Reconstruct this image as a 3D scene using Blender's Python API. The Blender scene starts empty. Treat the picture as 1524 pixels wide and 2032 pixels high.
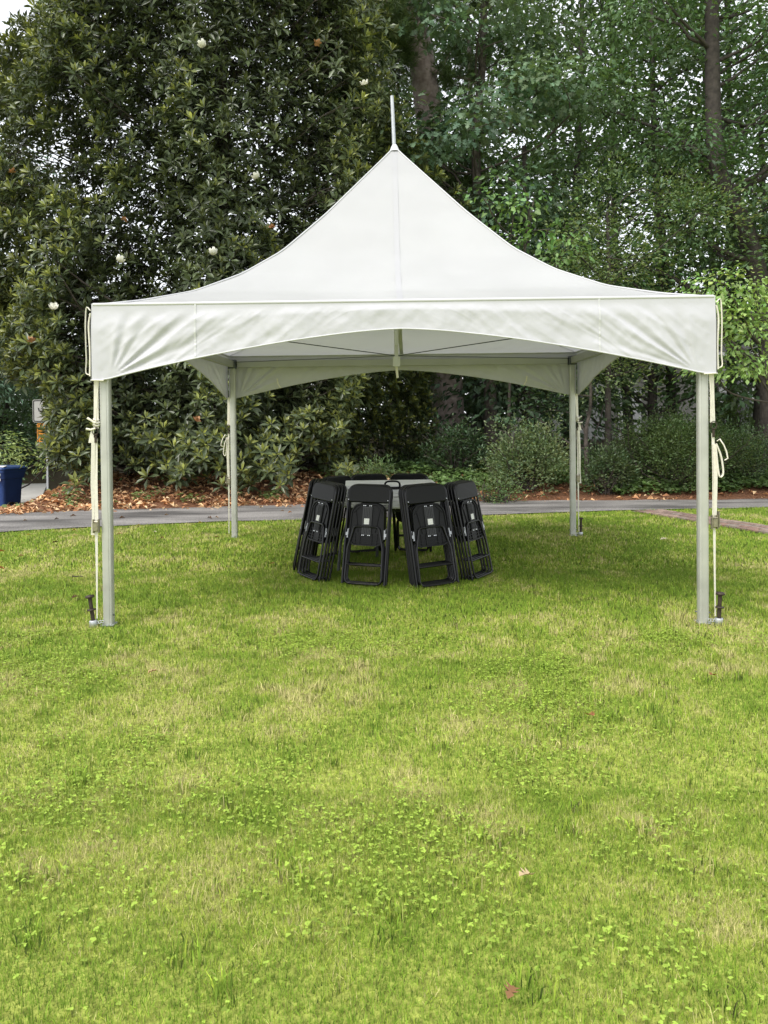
import bpy, math, random
import numpy as np
from mathutils import Vector, Matrix

S = bpy.context.scene
COL = S.collection
R = math.radians
PI = math.pi

# ------------------------------------------------------------------ camera
CAM = np.array([0.009, -8.311, 1.551])
FPX, PPX, PPY = 1559.0, 762.0, 863.0
yaw, pit, rol = 0.0239, 0.0169, -0.0097
fw = np.array([-math.sin(yaw)*math.cos(pit), math.cos(yaw)*math.cos(pit), -math.sin(pit)])
rt = np.array([math.cos(yaw), math.sin(yaw), 0.0])
up = np.cross(rt, fw)
rr = math.cos(rol)*rt + math.sin(rol)*up
uu = math.cos(rol)*up - math.sin(rol)*rt
cam_d = bpy.data.cameras.new('camera')
cam = bpy.data.objects.new('camera', cam_d)
COL.objects.link(cam)
cam.matrix_world = Matrix(((rr[0], uu[0], -fw[0], CAM[0]), (rr[1], uu[1], -fw[1], CAM[1]),
                           (rr[2], uu[2], -fw[2], CAM[2]), (0, 0, 0, 1)))
cam_d.sensor_fit = 'VERTICAL'
cam_d.sensor_height = 24.0
cam_d.sensor_width = 18.0
cam_d.lens = 24.0*FPX/2032.0
cam_d.shift_y = -(1016.0-PPY)/2032.0
cam_d.clip_start = 0.05
cam_d.clip_end = 600
S.camera = cam
S.render.resolution_x, S.render.resolution_y = 768, 1024

# ------------------------------------------------------------------ sky, sun, exposure
SUN_EL, SUN_AZ = 54.0, 218.0           # degrees; azimuth clockwise from +Y
W = bpy.data.worlds.new('World')
S.world = W
W.use_nodes = True
nt = W.node_tree
for n in list(nt.nodes):
    nt.nodes.remove(n)
sky = nt.nodes.new('ShaderNodeTexSky')
sky.sky_type = 'NISHITA'
sky.sun_disc = False
sky.sun_elevation = R(SUN_EL)
sky.sun_rotation = R(SUN_AZ)
sky.air_density = 1.0
sky.dust_density = 4.0
sky.ozone_density = 1.0
# overcast: an even bright cloud layer veils most of the clear-sky gradient
OVERCAST = 4.6
mixs = nt.nodes.new('ShaderNodeMix'); mixs.data_type = 'RGBA'
mixs.inputs[0].default_value = 0.85
mixs.inputs[7].default_value = (OVERCAST*0.98, OVERCAST, OVERCAST*1.03, 1)
bg = nt.nodes.new('ShaderNodeBackground')
bg.inputs[1].default_value = 0.15
wo = nt.nodes.new('ShaderNodeOutputWorld')
nt.links.new(sky.outputs[0], mixs.inputs[6])
nt.links.new(mixs.outputs[2], bg.inputs[0])
nt.links.new(bg.outputs[0], wo.inputs[0])

sun_d = bpy.data.lights.new('sun', 'SUN')
sun_d.energy = 1.3
sun_d.angle = R(28)
sun_d.color = (1.0, 0.96, 0.90)
sun = bpy.data.objects.new('sun', sun_d)
COL.objects.link(sun)
sd = Vector((math.sin(R(SUN_AZ))*math.cos(R(SUN_EL)), math.cos(R(SUN_AZ))*math.cos(R(SUN_EL)), math.sin(R(SUN_EL))))
sun.rotation_euler = sd.to_track_quat('Z', 'Y').to_euler()
sun.location = sd*40

S.view_settings.view_transform = 'Standard'
S.view_settings.look = 'None'
S.view_settings.gamma = 1.0
S.view_settings.use_curve_mapping = False
S.view_settings.exposure = 1.12
S.render.engine = 'CYCLES'
S.cycles.max_bounces = 8
S.cycles.transparent_max_bounces = 8

# ------------------------------------------------------------------ helpers
def ray(px, py):
    u, v = (px-PPX)/FPX, -(py-PPY)/FPX
    return rr*u+uu*v+fw
def at(px, py, dist):
    """point on the pixel's ray at a distance (m) along +Y from the camera"""
    d = ray(px, py)
    return CAM+d*(dist/d[1])
def gnd(px, py, z=0.0):
    d = ray(px, py)
    return CAM+d*((z-CAM[2])/d[2])

def tag(o, label=None, cat=None, group=None, kind=None):
    if label: o['label'] = label
    if cat: o['category'] = cat
    if group: o['group'] = group
    if kind: o['kind'] = kind
    return o
def empty(name, loc=(0, 0, 0), rz=0.0):
    o = bpy.data.objects.new(name, None)
    o.empty_display_size = 0.1
    COL.objects.link(o)
    o.location = loc
    o.rotation_euler = (0, 0, rz)
    return o
def link(name, me, parent=None, loc=(0, 0, 0)):
    o = bpy.data.objects.new(name, me)
    COL.objects.link(o)
    o.location = loc
    if parent is not None: o.parent = parent
    return o

def fmesh(name, V, F, mat, col=None, smooth=False):
    """triangle mesh from numpy arrays"""
    V = np.asarray(V, np.float32); F = np.asarray(F, np.int32)
    me = bpy.data.meshes.new(name)
    me.vertices.add(len(V)); me.vertices.foreach_set('co', V.ravel())
    n = len(F)
    me.loops.add(n*3); me.loops.foreach_set('vertex_index', F.ravel())
    me.polygons.add(n)
    me.polygons.foreach_set('loop_start', np.arange(0, n*3, 3, dtype=np.int32))
    me.polygons.foreach_set('loop_total', np.full(n, 3, np.int32))
    if smooth:
        me.polygons.foreach_set('use_smooth', np.ones(n, bool))
    me.update(calc_edges=True)
    if col is not None:
        a = me.color_attributes.new('col', 'FLOAT_COLOR', 'POINT')
        c = np.ones((len(V), 4), np.float32); c[:, :3] = col
        a.data.foreach_set('color', c.ravel())
    me.materials.append(mat)
    return me

class MB:
    """collects simple shapes into one mesh"""
    def __init__(s): s.v = []; s.f = []; s.sm = []
    def add(s, V, F, smooth=False):
        o = len(s.v)
        s.v += [tuple(map(float, p)) for p in V]
        for f in F:
            s.f.append(tuple(int(i)+o for i in f)); s.sm.append(smooth)
        return s
    def box(s, c, d, rot=None, bev=0.0):
        hx, hy, hz = d[0]/2, d[1]/2, d[2]/2
        if bev <= 0:
            P = [(x, y, z) for z in (-hz, hz) for y in (-hy, hy) for x in (-hx, hx)]
            F = [(0, 2, 3, 1), (4, 5, 7, 6), (0, 1, 5, 4), (2, 6, 7, 3), (0, 4, 6, 2), (1, 3, 7, 5)]
        else:   # rounded in plan (vertical edges)
            ring = []
            for (sx, sy, a0) in ((1, 1, 0), (-1, 1, 90), (-1, -1, 180), (1, -1, 270)):
                for k in range(4):
                    a = R(a0+30*k)
                    ring.append((sx*(hx-bev)+bev*math.cos(a), sy*(hy-bev)+bev*math.sin(a)))
            n = len(ring)
            P = [(x, y, -hz) for x, y in ring]+[(x, y, hz) for x, y in ring]
            F = [(i, (i+1) % n, n+(i+1) % n, n+i) for i in range(n)]
            F += [tuple(range(n-1, -1, -1)), tuple(range(n, 2*n))]
        P = [Vector(p) for p in P]
        if rot is not None: P = [rot @ p for p in P]
        P = [p+Vector(c) for p in P]
        return s.add(P, F)
    def tube(s, pts, rad, n=8, closed=False, caps=True, flat=1.0):
        pts = [Vector(p) for p in pts]
        m = len(pts)
        if not hasattr(rad, '__len__'): rad = [rad]*m
        V = []
        prev = None
        for i in range(m):
            if closed: t = pts[(i+1) % m]-pts[i-1]
            else: t = pts[min(i+1, m-1)]-pts[max(i-1, 0)]
            t.normalize()
            if prev is None:
                a = Vector((0, 0, 1)) if abs(t.z) < 0.9 else Vector((1, 0, 0))
                x = t.cross(a).normalized()
            else:
                x = (prev-t*prev.dot(t)).normalized()
            prev = x
            y = t.cross(x)
            for k in range(n):
                a = 2*PI*k/n
                V.append(pts[i]+x*(rad[i]*math.cos(a))+y*(rad[i]*flat*math.sin(a)))
        F = []
        for i in range(m if closed else m-1):
            j = (i+1) % m
            for k in range(n):
                l = (k+1) % n
                F.append((i*n+k, i*n+l, j*n+l, j*n+k))
        s.add(V, F, True)
        if caps and not closed:
            s.add(V[:n], [tuple(range(n-1, -1, -1))]); s.add(V[-n:], [tuple(range(n))])
        return s
    def prism(s, poly, axis, a, b):
        """extrude 2D polygon along axis between a and b"""
        def mk(p, q):
            return {'x': (q, p[0], p[1]), 'y': (p[0], q, p[1]), 'z': (p[0], p[1], q)}[axis]
        n = len(poly)
        V = [mk(p, a) for p in poly]+[mk(p, b) for p in poly]
        F = [(i, (i+1) % n, n+(i+1) % n, n+i) for i in range(n)]+[tuple(range(n-1, -1, -1)), tuple(range(n, 2*n))]
        return s.add(V, F)
    def lathe(s, prof, n=20, c=(0, 0, 0), smooth=True):
        V = []
        for r, z in prof:
            for k in range(n):
                a = 2*PI*k/n
                V.append((c[0]+r*math.cos(a), c[1]+r*math.sin(a), c[2]+z))
        F = []
        for i in range(len(prof)-1):
            for k in range(n):
                l = (k+1) % n
                F.append((i*n+k, i*n+l, (i+1)*n+l, (i+1)*n+k))
        return s.add(V, F, smooth)
    def ribbon(s, pts, width, wdir, thick=0.002):
        wdir = Vector(wdir).normalized()
        pts = [Vector(p) for p in pts]
        V = []; m = len(pts)
        for i, p in enumerate(pts):
            t = (pts[min(i+1, m-1)]-pts[max(i-1, 0)]).normalized()
            nn = t.cross(wdir).normalized()*thick/2
            w = wdir*((width[i] if hasattr(width, '__len__') else width)/2)
            V += [p-w-nn, p+w-nn, p+w+nn, p-w+nn]
        F = []
        for i in range(m-1):
            for k in range(4):
                l = (k+1) % 4
                F.append((i*4+k, i*4+l, i*4+4+l, i*4+4+k))
        F += [(3, 2, 1, 0), tuple(range(4*m-4, 4*m))]
        return s.add(V, F)
    def mesh(s, name, mat):
        me = bpy.data.meshes.new(name)
        me.from_pydata(s.v, [], s.f)
        me.polygons.foreach_set('use_smooth', s.sm)
        me.update()
        me.materials.append(mat)
        return me
    def build(s, name, mat, parent=None, loc=(0, 0, 0)):
        return link(name, s.mesh(name, mat), parent, loc)

def smooth(a, b, x):
    t = np.clip((np.asarray(x, float)-a)/(b-a), 0, 1)
    return t*t*(3-2*t)
def vnoise(x, y, s, seed=0):
    x = np.asarray(x)/s; y = np.asarray(y)/s
    xi, yi = np.floor(x), np.floor(y)
    fx, fy = x-xi, y-yi
    fx = fx*fx*(3-2*fx); fy = fy*fy*(3-2*fy)
    def h(a, b):
        v = np.sin(a*127.1+b*311.7+seed*74.7)*43758.5453
        return v-np.floor(v)
    return (h(xi, yi)*(1-fx)+h(xi+1, yi)*fx)*(1-fy)+(h(xi, yi+1)*(1-fx)+h(xi+1, yi+1)*fx)*fy
def catmull(P, n=6):
    P = [np.array(p, float) for p in P]
    P = [2*P[0]-P[1]]+P+[2*P[-1]-P[-2]]
    out = []
    for i in range(1, len(P)-2):
        for k in range(n):
            t = k/n
            a, b, c, d = P[i-1:i+3]
            out.append(0.5*((2*b)+(-a+c)*t+(2*a-5*b+4*c-d)*t*t+(-a+3*b-3*c+d)*t**3))
    out.append(P[-2])
    return out

# ------------------------------------------------------------------ materials
def mat(name, base, rough=0.6, var=0.0, scale=8.0, metal=0.0, bump=0.0, bscale=60.0, spec=0.5, detail=4.0, second=None, coat=0.0, trans=0.0):
    m = bpy.data.materials.new(name); m.use_nodes = True
    t = m.node_tree; b = t.nodes['Principled BSDF']
    b.inputs['Base Color'].default_value = (*base, 1)
    b.inputs['Roughness'].default_value = rough
    b.inputs['Metallic'].default_value = metal
    b.inputs['Specular IOR Level'].default_value = spec
    b.inputs['Coat Weight'].default_value = coat
    tc = t.nodes.new('ShaderNodeTexCoord')
    if var > 0 or second:
        n = t.nodes.new('ShaderNodeTexNoise'); n.inputs['Scale'].default_value = scale
        n.inputs['Detail'].default_value = detail
        t.links.new(tc.outputs['Object'], n.inputs['Vector'])
        r = t.nodes.new('ShaderNodeValToRGB')
        r.color_ramp.elements[0].position = 0.3; r.color_ramp.elements[1].position = 0.7
        c2 = second or tuple(min(1, c*(1+var)) for c in base)
        c1 = base if second else tuple(c*(1-var) for c in base)
        r.color_ramp.elements[0].color = (*c1, 1); r.color_ramp.elements[1].color = (*c2, 1)
        t.links.new(n.outputs['Fac'], r.inputs[0]); t.links.new(r.outputs[0], b.inputs['Base Color'])
    if bump > 0:
        n2 = t.nodes.new('ShaderNodeTexNoise'); n2.inputs['Scale'].default_value = bscale
        n2.inputs['Detail'].default_value = 5
        t.links.new(tc.outputs['Object'], n2.inputs['Vector'])
        bp = t.nodes.new('ShaderNodeBump'); bp.inputs['Strength'].default_value = bump
        bp.inputs['Distance'].default_value = 0.02
        t.links.new(n2.outputs['Fac'], bp.inputs['Height']); t.links.new(bp.outputs[0], b.inputs['Normal'])
    if trans > 0:
        tr = t.nodes.new('ShaderNodeBsdfTranslucent'); tr.inputs[0].default_value = (*base, 1)
        mx = t.nodes.new('ShaderNodeMixShader'); mx.inputs[0].default_value = trans
        o = t.nodes['Material Output']
        t.links.new(b.outputs[0], mx.inputs[1]); t.links.new(tr.outputs[0], mx.inputs[2]); t.links.new(mx.outputs[0], o.inputs[0])
    return m
def leafmat(name, rough=0.5, trans=0.25, spec=0.5, tint=(1.25, 1.2, 0.6), upn=0.0):
    m = bpy.data.materials.new(name); m.use_nodes = True
    t = m.node_tree; b = t.nodes['Principled BSDF']
    a = t.nodes.new('ShaderNodeAttribute'); a.attribute_name = 'col'
    b.inputs['Roughness'].default_value = rough
    b.inputs['Specular IOR Level'].default_value = spec
    t.links.new(a.outputs['Color'], b.inputs['Base Color'])
    if upn > 0:      # short turf: blade normals lean to the lawn's own normal
        ge = t.nodes.new('ShaderNodeNewGeometry')
        mv = t.nodes.new('ShaderNodeMix'); mv.data_type = 'VECTOR'; mv.inputs[0].default_value = upn
        mv.inputs[5].default_value = (0, 0, 1)
        t.links.new(ge.outputs['Normal'], mv.inputs[4])
        nz = t.nodes.new('ShaderNodeVectorMath'); nz.operation = 'NORMALIZE'
        t.links.new(mv.outputs[1], nz.inputs[0]); t.links.new(nz.outputs[0], b.inputs['Normal'])
    if trans > 0:
        mu = t.nodes.new('ShaderNodeMix'); mu.data_type = 'RGBA'; mu.blend_type = 'MULTIPLY'
        mu.inputs[0].default_value = 1; mu.inputs[7].default_value = (*tint, 1)
        t.links.new(a.outputs['Color'], mu.inputs[6])
        tr = t.nodes.new('ShaderNodeBsdfTranslucent')
        t.links.new(mu.outputs[2], tr.inputs[0])
        mx = t.nodes.new('ShaderNodeMixShader'); mx.inputs[0].default_value = trans
        t.links.new(b.outputs[0], mx.inputs[1]); t.links.new(tr.outputs[0], mx.inputs[2])
        t.links.new(mx.outputs[0], t.nodes['Material Output'].inputs[0])
    return m

M = {}
M['canvas'] = mat('white_vinyl', (0.55, 0.555, 0.565), 0.42, var=0.05, scale=1.6, bump=0.05, bscale=22, spec=0.35, trans=0.30)
M['valance'] = mat('valance_vinyl', (0.56, 0.56, 0.60), 0.5, var=0.03, scale=2.5, bump=0.15, bscale=14, spec=0.3, trans=0.10)
M['seam'] = mat('white_seam', (0.56, 0.565, 0.58), 0.45, spec=0.35)
M['alu'] = mat('aluminium', (0.50, 0.505, 0.475), 0.40, var=0.12, scale=5, metal=0.4, bump=.03, bscale=40, detail=8)
M['alu_beam'] = mat('beam_aluminium', (0.36, 0.365, 0.34), 0.5, var=0.06, scale=3, metal=0.3)
M['alu_dark'] = mat('bracket_metal', (0.10, 0.11, 0.12), 0.45, metal=0.5)
M['steel'] = mat('stake_steel', (0.055, 0.042, 0.032), 0.6, var=0.3, scale=30, metal=0.5)
M['galv'] = mat('galvanised', (0.5, 0.52, 0.54), 0.45, metal=0.6, var=0.1, scale=40)
M['brass'] = mat('ratchet_metal', (0.34, 0.31, 0.24), 0.4, metal=0.8, var=0.15, scale=50)
M['web'] = mat('webbing', (0.72, 0.69, 0.60), 0.8, var=0.08, scale=40)
M['black'] = mat('black_plastic', (0.0038, 0.0042, 0.0042), 0.45, bump=0.02, bscale=300, spec=0.28)
M['blacktube'] = mat('black_tube', (0.0035, 0.0035, 0.004), 0.28, spec=0.4)
M['ribs'] = mat('seat_rib_plastic', (0.022, 0.023, 0.023), 0.4)
M['sticker'] = mat('sticker', (0.75, 0.75, 0.73), 0.6, var=0.1, scale=120)
M['hinge'] = mat('hinge_zinc', (0.40, 0.41, 0.43), 0.4, metal=0.7, var=0.2, scale=60)
M['zinc'] = mat('zinc', (0.75, 0.77, 0.80), 0.35, metal=0.6)
M['table'] = mat('table_plastic', (0.52, 0.53, 0.50), 0.55, var=0.04, scale=6, bump=0.05, bscale=250)
M['table_pale'] = mat('folded_table_plastic', (0.80, 0.805, 0.78), 0.5, var=0.04, scale=6, bump=0.05, bscale=250)
M['legmetal'] = mat('leg_metal', (0.06, 0.065, 0.06), 0.45, metal=0.3)
M['bark'] = mat('bark', (0.085, 0.070, 0.060), 0.9, var=0.5, scale=9, bump=0.9, bscale=14)
M['pinebark'] = mat('pine_bark', (0.26, 0.20, 0.185), 0.9, second=(0.55, 0.45, 0.42), scale=7, bump=1.0, bscale=9)
M['darkbark'] = mat('dark_bark', (0.05, 0.042, 0.036), 0.9, var=0.4, scale=10, bump=0.8, bscale=16)
def asphalt_material():
    m = mat('asphalt', (0.2, 0.2, 0.2), 0.85, bump=0.35, bscale=90)
    t = m.node_tree; b = t.nodes['Principled BSDF']
    tc = t.nodes.new('ShaderNodeTexCoord'); mp = t.nodes.new('ShaderNodeMapping')
    mp.inputs['Rotation'].default_value = (0, 0, R(-12)); mp.inputs['Scale'].default_value = (.45, 1.5, 1)
    t.links.new(tc.outputs['Object'], mp.inputs[0])
    def noise(sc, det, src):
        n = t.nodes.new('ShaderNodeTexNoise'); n.inputs['Scale'].default_value = sc; n.inputs['Detail'].default_value = det
        t.links.new(src, n.inputs['Vector']); return n
    n1 = noise(1.1, 6, mp.outputs[0]); n2 = noise(55, 3, tc.outputs['Object'])
    r1 = t.nodes.new('ShaderNodeValToRGB'); e = r1.color_ramp.elements
    e[0].position, e[0].color = .36, (.085, .08, .076, 1); e[1].position, e[1].color = .62, (.27, .256, .243, 1)
    el = e.new(.48); el.color = (.175, .166, .158, 1)
    t.links.new(n1.outputs['Fac'], r1.inputs[0])
    r2 = t.nodes.new('ShaderNodeMapRange'); r2.inputs[1].default_value = .35; r2.inputs[2].default_value = .65; r2.inputs[3].default_value = .7; r2.inputs[4].default_value = 1.3
    t.links.new(n2.outputs['Fac'], r2.inputs[0])
    v = t.nodes.new('ShaderNodeVectorMath'); v.operation = 'SCALE'
    t.links.new(r1.outputs[0], v.inputs[0]); t.links.new(r2.outputs[0], v.inputs['Scale'])
    t.links.new(v.outputs[0], b.inputs['Base Color'])
    return m
M['asphalt'] = asphalt_material()
M['concrete'] = mat('concrete', (0.42, 0.41, 0.38), 0.85, var=0.12, scale=2, bump=0.1)
M['blue'] = mat('blue_plastic', (0.018, 0.055, 0.20), 0.5, var=0.08, scale=3)
M['bluelid'] = mat('blue_lid', (0.022, 0.06, 0.19), 0.45)
M['rubber'] = mat('rubber', (0.015, 0.015, 0.015), 0.8)
M['signwhite'] = mat('sign_white', (0.5, 0.5, 0.48), 0.5)
M['signorange'] = mat('sign_orange', (0.80, 0.30, 0.02), 0.5)
M['ink'] = mat('ink', (0.012, 0.012, 0.012), 0.6)
M['siding'] = mat('siding', (0.55, 0.55, 0.53), 0.7, var=0.05, scale=3)
M['wallgrey'] = mat('wall_grey', (0.30, 0.29, 0.26), 0.8, var=0.1, scale=3)
M['trim'] = mat('trim_white', (0.72, 0.72, 0.70), 0.6)
M['shingle'] = mat('roof_shingle', (0.10, 0.095, 0.09), 0.9, var=0.3, scale=10)
M['glass'] = mat('window_glass', (0.02, 0.025, 0.03), 0.08, spec=0.8)
M['carpaint'] = mat('car_paint', (0.02, 0.022, 0.026), 0.25, coat=0.6)
M['hub'] = mat('hub_cap', (0.6, 0.6, 0.62), 0.3, metal=0.8)
M['petal'] = mat('petal', (0.85, 0.84, 0.76), 0.5, trans=0.2)
M['petal_old'] = mat('wilted_petal', (0.34, 0.17, 0.075), 0.6, var=0.3, scale=20)
M['leaf'] = leafmat('leaf', 0.5, 0.30)
M['gloss'] = leafmat('glossy_leaf', 0.30, 0.16, 0.42)
M['grass'] = leafmat('grass_blade', 0.6, 0.25, 0.25, (1.1, 1.1, 0.8), 0.88)
M['dry'] = leafmat('dry_leaf', 0.8, 0.10, 0.2, (1.1, 1.0, 0.8))

# ------------------------------------------------------------------ terrain
FE = [gnd(-60, 1021.5), gnd(0, 1019), gnd(230, 1011), gnd(464, 1004.5), gnd(760, 999), gnd(1000, 995), gnd(1250, 992.5), gnd(1524, 990.5), gnd(1700, 989)]
NE = [gnd(-60, 1062), gnd(0, 1056), gnd(230, 1044), gnd(464, 1035), gnd(760, 1027), gnd(1000, 1021.5), gnd(1250, 1013), gnd(1524, 1006.5), gnd(1700, 1004)]
def extend(E):
    E = [e[:2] for e in E]
    a = E[0]+(E[0]-E[2])/np.linalg.norm(E[0]-E[2])*18
    b = E[-1]+(E[-1]-E[-4])/np.linalg.norm(E[-1]-E[-4])*18
    return np.array([a]+E+[b])
FE, NE = extend(FE), extend(NE)
def fe_y(x): return np.interp(x, FE[:, 0], FE[:, 1])
def ne_y(x): return np.interp(x, NE[:, 0], NE[:, 1])
def height(x, y):
    x = np.asarray(x, float); y = np.asarray(y, float)
    t = y-fe_y(x)
    mid = 0.40*smooth(-0.05, 2.6, t)+0.022*np.clip(t-2.6, 0, 14)
    lef = -0.38*smooth(0.2, 4.5, t)+0.9*smooth(11, 18, t)
    w = smooth(-6.5, -7.5, x)
    h = mid*(1-w)+lef*w
    amp = smooth(0.1, 1.2, t)
    h = h+amp*(0.10*(vnoise(x, y, 1.1, 3)-0.5)+0.05*(vnoise(x, y, 0.4, 5)-0.5))*(1-0.7*w)
    h = h-0.02*smooth(-0.3, 0.0, t)*smooth(0.25, 0, t)
    return h
def hz(x, y): return float(height(np.array([x]), np.array([y]))[0])

def grid_mesh(name, xs, ys, mt, off=0.0):
    X, Y = np.meshgrid(xs, ys)
    Z = height(X, Y)+off
    V = np.c_[X.ravel(), Y.ravel(), Z.ravel()]
    nx, ny = len(xs), len(ys)
    i = np.arange((ny-1)*(nx-1)); r = i//(nx-1); c = i % (nx-1)
    a = r*nx+c
    F = np.concatenate([np.c_[a, a+1, a+nx+1], np.c_[a, a+nx+1, a+nx]])
    return fmesh(name, V, F, mt, smooth=True)

# ground: lawn soil near, earth and pine straw behind the drive (one sheet)
def ground_material():
    m = bpy.data.materials.new('ground'); m.use_nodes = True
    t = m.node_tree; b = t.nodes['Principled BSDF']
    b.inputs['Roughness'].default_value = 0.95; b.inputs['Specular IOR Level'].default_value = 0.1
    a = t.nodes.new('ShaderNodeAttribute'); a.attribute_name = 'col'
    tc = t.nodes.new('ShaderNodeTexCoord')
    n = t.nodes.new('ShaderNodeTexNoise'); n.inputs['Scale'].default_value = 38; n.inputs['Detail'].default_value = 8
    t.links.new(tc.outputs['Object'], n.inputs['Vector'])
    r = t.nodes.new('ShaderNodeMapRange'); r.inputs[1].default_value = 0.3; r.inputs[2].default_value = 0.7
    r.inputs[3].default_value = 0.55; r.inputs[4].default_value = 1.45
    t.links.new(n.outputs['Fac'], r.inputs[0])
    v = t.nodes.new('ShaderNodeVectorMath'); v.operation = 'SCALE'
    t.links.new(a.outputs['Color'], v.inputs[0]); t.links.new(r.outputs[0], v.inputs['Scale'])
    t.links.new(v.outputs[0], b.inputs['Base Color'])
    bp = t.nodes.new('ShaderNodeBump'); bp.inputs['Strength'].default_value = 0.6; bp.inputs['Distance'].default_value = 0.03
    t.links.new(n.outputs['Fac'], bp.inputs['Height']); t.links.new(bp.outputs[0], b.inputs['Normal'])
    return m
xs = np.concatenate([[-160, -90, -50, -30, -20], np.arange(-15, 15.01, 0.2), [20, 30, 50, 90, 160]])
ys = np.concatenate([[-40, -20, -12], np.arange(-8, 2, 1.0), np.arange(2, 14.01, 0.2), np.arange(15, 30, 1.5), [35, 50, 80, 140, 260]])
X, Y = np.meshgrid(xs, ys)
g_me = grid_mesh('ground', xs, ys, ground_material(), -0.012)
tt = (Y-fe_y(X)).ravel()
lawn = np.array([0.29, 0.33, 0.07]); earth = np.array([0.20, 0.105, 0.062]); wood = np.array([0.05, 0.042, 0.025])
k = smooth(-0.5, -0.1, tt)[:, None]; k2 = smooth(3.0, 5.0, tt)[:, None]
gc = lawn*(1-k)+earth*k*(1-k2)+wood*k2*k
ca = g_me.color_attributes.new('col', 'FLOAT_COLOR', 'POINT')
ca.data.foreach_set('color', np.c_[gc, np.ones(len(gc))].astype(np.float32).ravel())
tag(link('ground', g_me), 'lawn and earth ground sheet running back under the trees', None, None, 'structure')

# driveway sheet
def strip(name, A, B, z, mt, n=140, rows=5, jit=0.0):
    xa = np.linspace(A[0, 0], A[-1, 0], n)
    V = []
    for i, x in enumerate(xa):
        y0, y1 = np.interp(x, A[:, 0], A[:, 1]), np.interp(x, B[:, 0], B[:, 1])
        y0 += jit*(vnoise(x, 0, 0.7, 9)-0.5); y1 += jit*1.5*(vnoise(x, 7, 0.6, 11)-0.5)
        for r in range(rows):
            f = r/(rows-1)
            V.append((x, y0+(y1-y0)*f, z+0.012*math.sin(PI*f)))
    F = []
    for i in range(n-1):
        for r in range(rows-1):
            a = i*rows+r
            F += [(a, a+rows, a+rows+1), (a, a+rows+1, a+1)]
    return fmesh(name, V, F, mt, smooth=True)
tag(link('driveway', strip('driveway', NE, FE, 0.006, M['asphalt'], jit=0.16)), 'narrow grey asphalt driveway crossing behind the tent', None, None, 'structure')

# pale street beyond the bank, far left
st = MB()
pa, pb, pc, pd = at(-120, 970, 19.0), at(78, 970, 18.6), at(95, 970, 25.0), at(-150, 970, 26.0)
st.add([(p[0], p[1], -0.30) for p in (pa, pb, pc, pd)], [(0, 1, 2, 3)])
st.add([(p[0], p[1], -0.80) for p in (pa, pb, pc, pd)]+[(p[0], p[1], -0.30) for p in (pa, pb, pc, pd)], [(0, 1, 5, 4), (1, 2, 6, 5)])
tag(st.build('street', M['concrete']), 'pale concrete street beyond the leafy bank', None, None, 'structure')

# brick path, every brick its own piece
bp_near = [gnd(1258, 1015.5), gnd(1327, 1028.5), gnd(1382, 1038), gnd(1524, 1058.5)]
bp_far = [gnd(1322, 1014), gnd(1375, 1024), gnd(1423, 1031), gnd(1524, 1047.5)]
P0 = (bp_near[0]+bp_far[0])/2; P1 = (bp_near[3]+bp_far[3])/2
d = (P1-P0)[:2]; Lp = np.linalg.norm(d); d /= Lp; nn = np.array([-d[1], d[0]])
Wp = 0.56
base = MB()
q0, q1 = P0[:2]-d*0.15, P1[:2]+d*1.3
base.add([(*(q0-nn*Wp/2), 0.004), (*(q1-nn*Wp/2), 0.004), (*(q1+nn*Wp/2), 0.004), (*(q0+nn*Wp/2), 0.004)], [(0, 1, 2, 3)])
M['sand'] = mat('joint_sand', (0.22, 0.19, 0.14), 0.95, var=0.3, scale=20)
path = tag(base.build('brick_path', M['sand']), 'weathered brick path leaving the driveway across the lawn', None, None, 'structure')
bricks = [MB().box((0, 0, 0), (0.196, 0.092, 0.05), bev=0.006).mesh('brick', mat('brick_%d' % i, c, 0.9, var=0.3, scale=25, bump=0.3)) for i, c in enumerate([(0.24, 0.15, 0.12), (0.20, 0.14, 0.115), (0.29, 0.21, 0.17), (0.22, 0.18, 0.15)])]
rng = random.Random(4)
nr = int((Lp+1.3)/0.205)
for i in range(nr):
    for j in range(5):
        o = link('brick', rng.choice(bricks), path)
        p = P0[:2]+d*(0.05+i*0.205+(0.1 if j % 2 else 0))+nn*(-Wp/2+0.06+j*0.108)
        o.location = (p[0], p[1], 0.0+rng.uniform(-0.004, 0.006))
        o.rotation_euler = (rng.uniform(-.03, .03), rng.uniform(-.03, .03), math.atan2(d[1], d[0])+rng.uniform(-.04, .04))

# ------------------------------------------------------------------ lawn grass (stuff)
nr_ = np.random.default_rng(7)
def scatter(d0, d1, dens, margin=1.3):
    out = []
    area = (0.98*(d1*d1-d0*d0)/2+2*margin*(d1-d0))
    n = int(area*dens)
    dd = np.sqrt(nr_.uniform(d0*d0, d1*d1, int(n*2.2)))
    xx = nr_.uniform(-1, 1, len(dd))*(0.49*d1+margin)
    ok = np.abs(xx) < 0.49*dd+margin
    dd, xx = dd[ok][:n], xx[ok][:n]
    x = CAM[0]+xx-dd*math.tan(yaw); y = CAM[1]+dd
    return x, y
def lawn_mask(x, y):
    ok = y < ne_y(x)+0.06*(vnoise(x, y, 0.25, 2)-0.5)-0.02
    s = (x-P0[0])*d[0]+(y-P0[1])*d[1]; c = (x-P0[0])*nn[0]+(y-P0[1])*nn[1]
    onp = (s > -0.1) & (np.abs(c) < Wp/2-0.03+0.05*(vnoise(x, y, 0.2, 8)-0.5))
    onp &= vnoise(x, y, 0.11, 21) < 0.86
    ok2 = ok & ~onp
    # thin strip of lawn beyond the path is the same lawn
    return ok2
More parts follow.
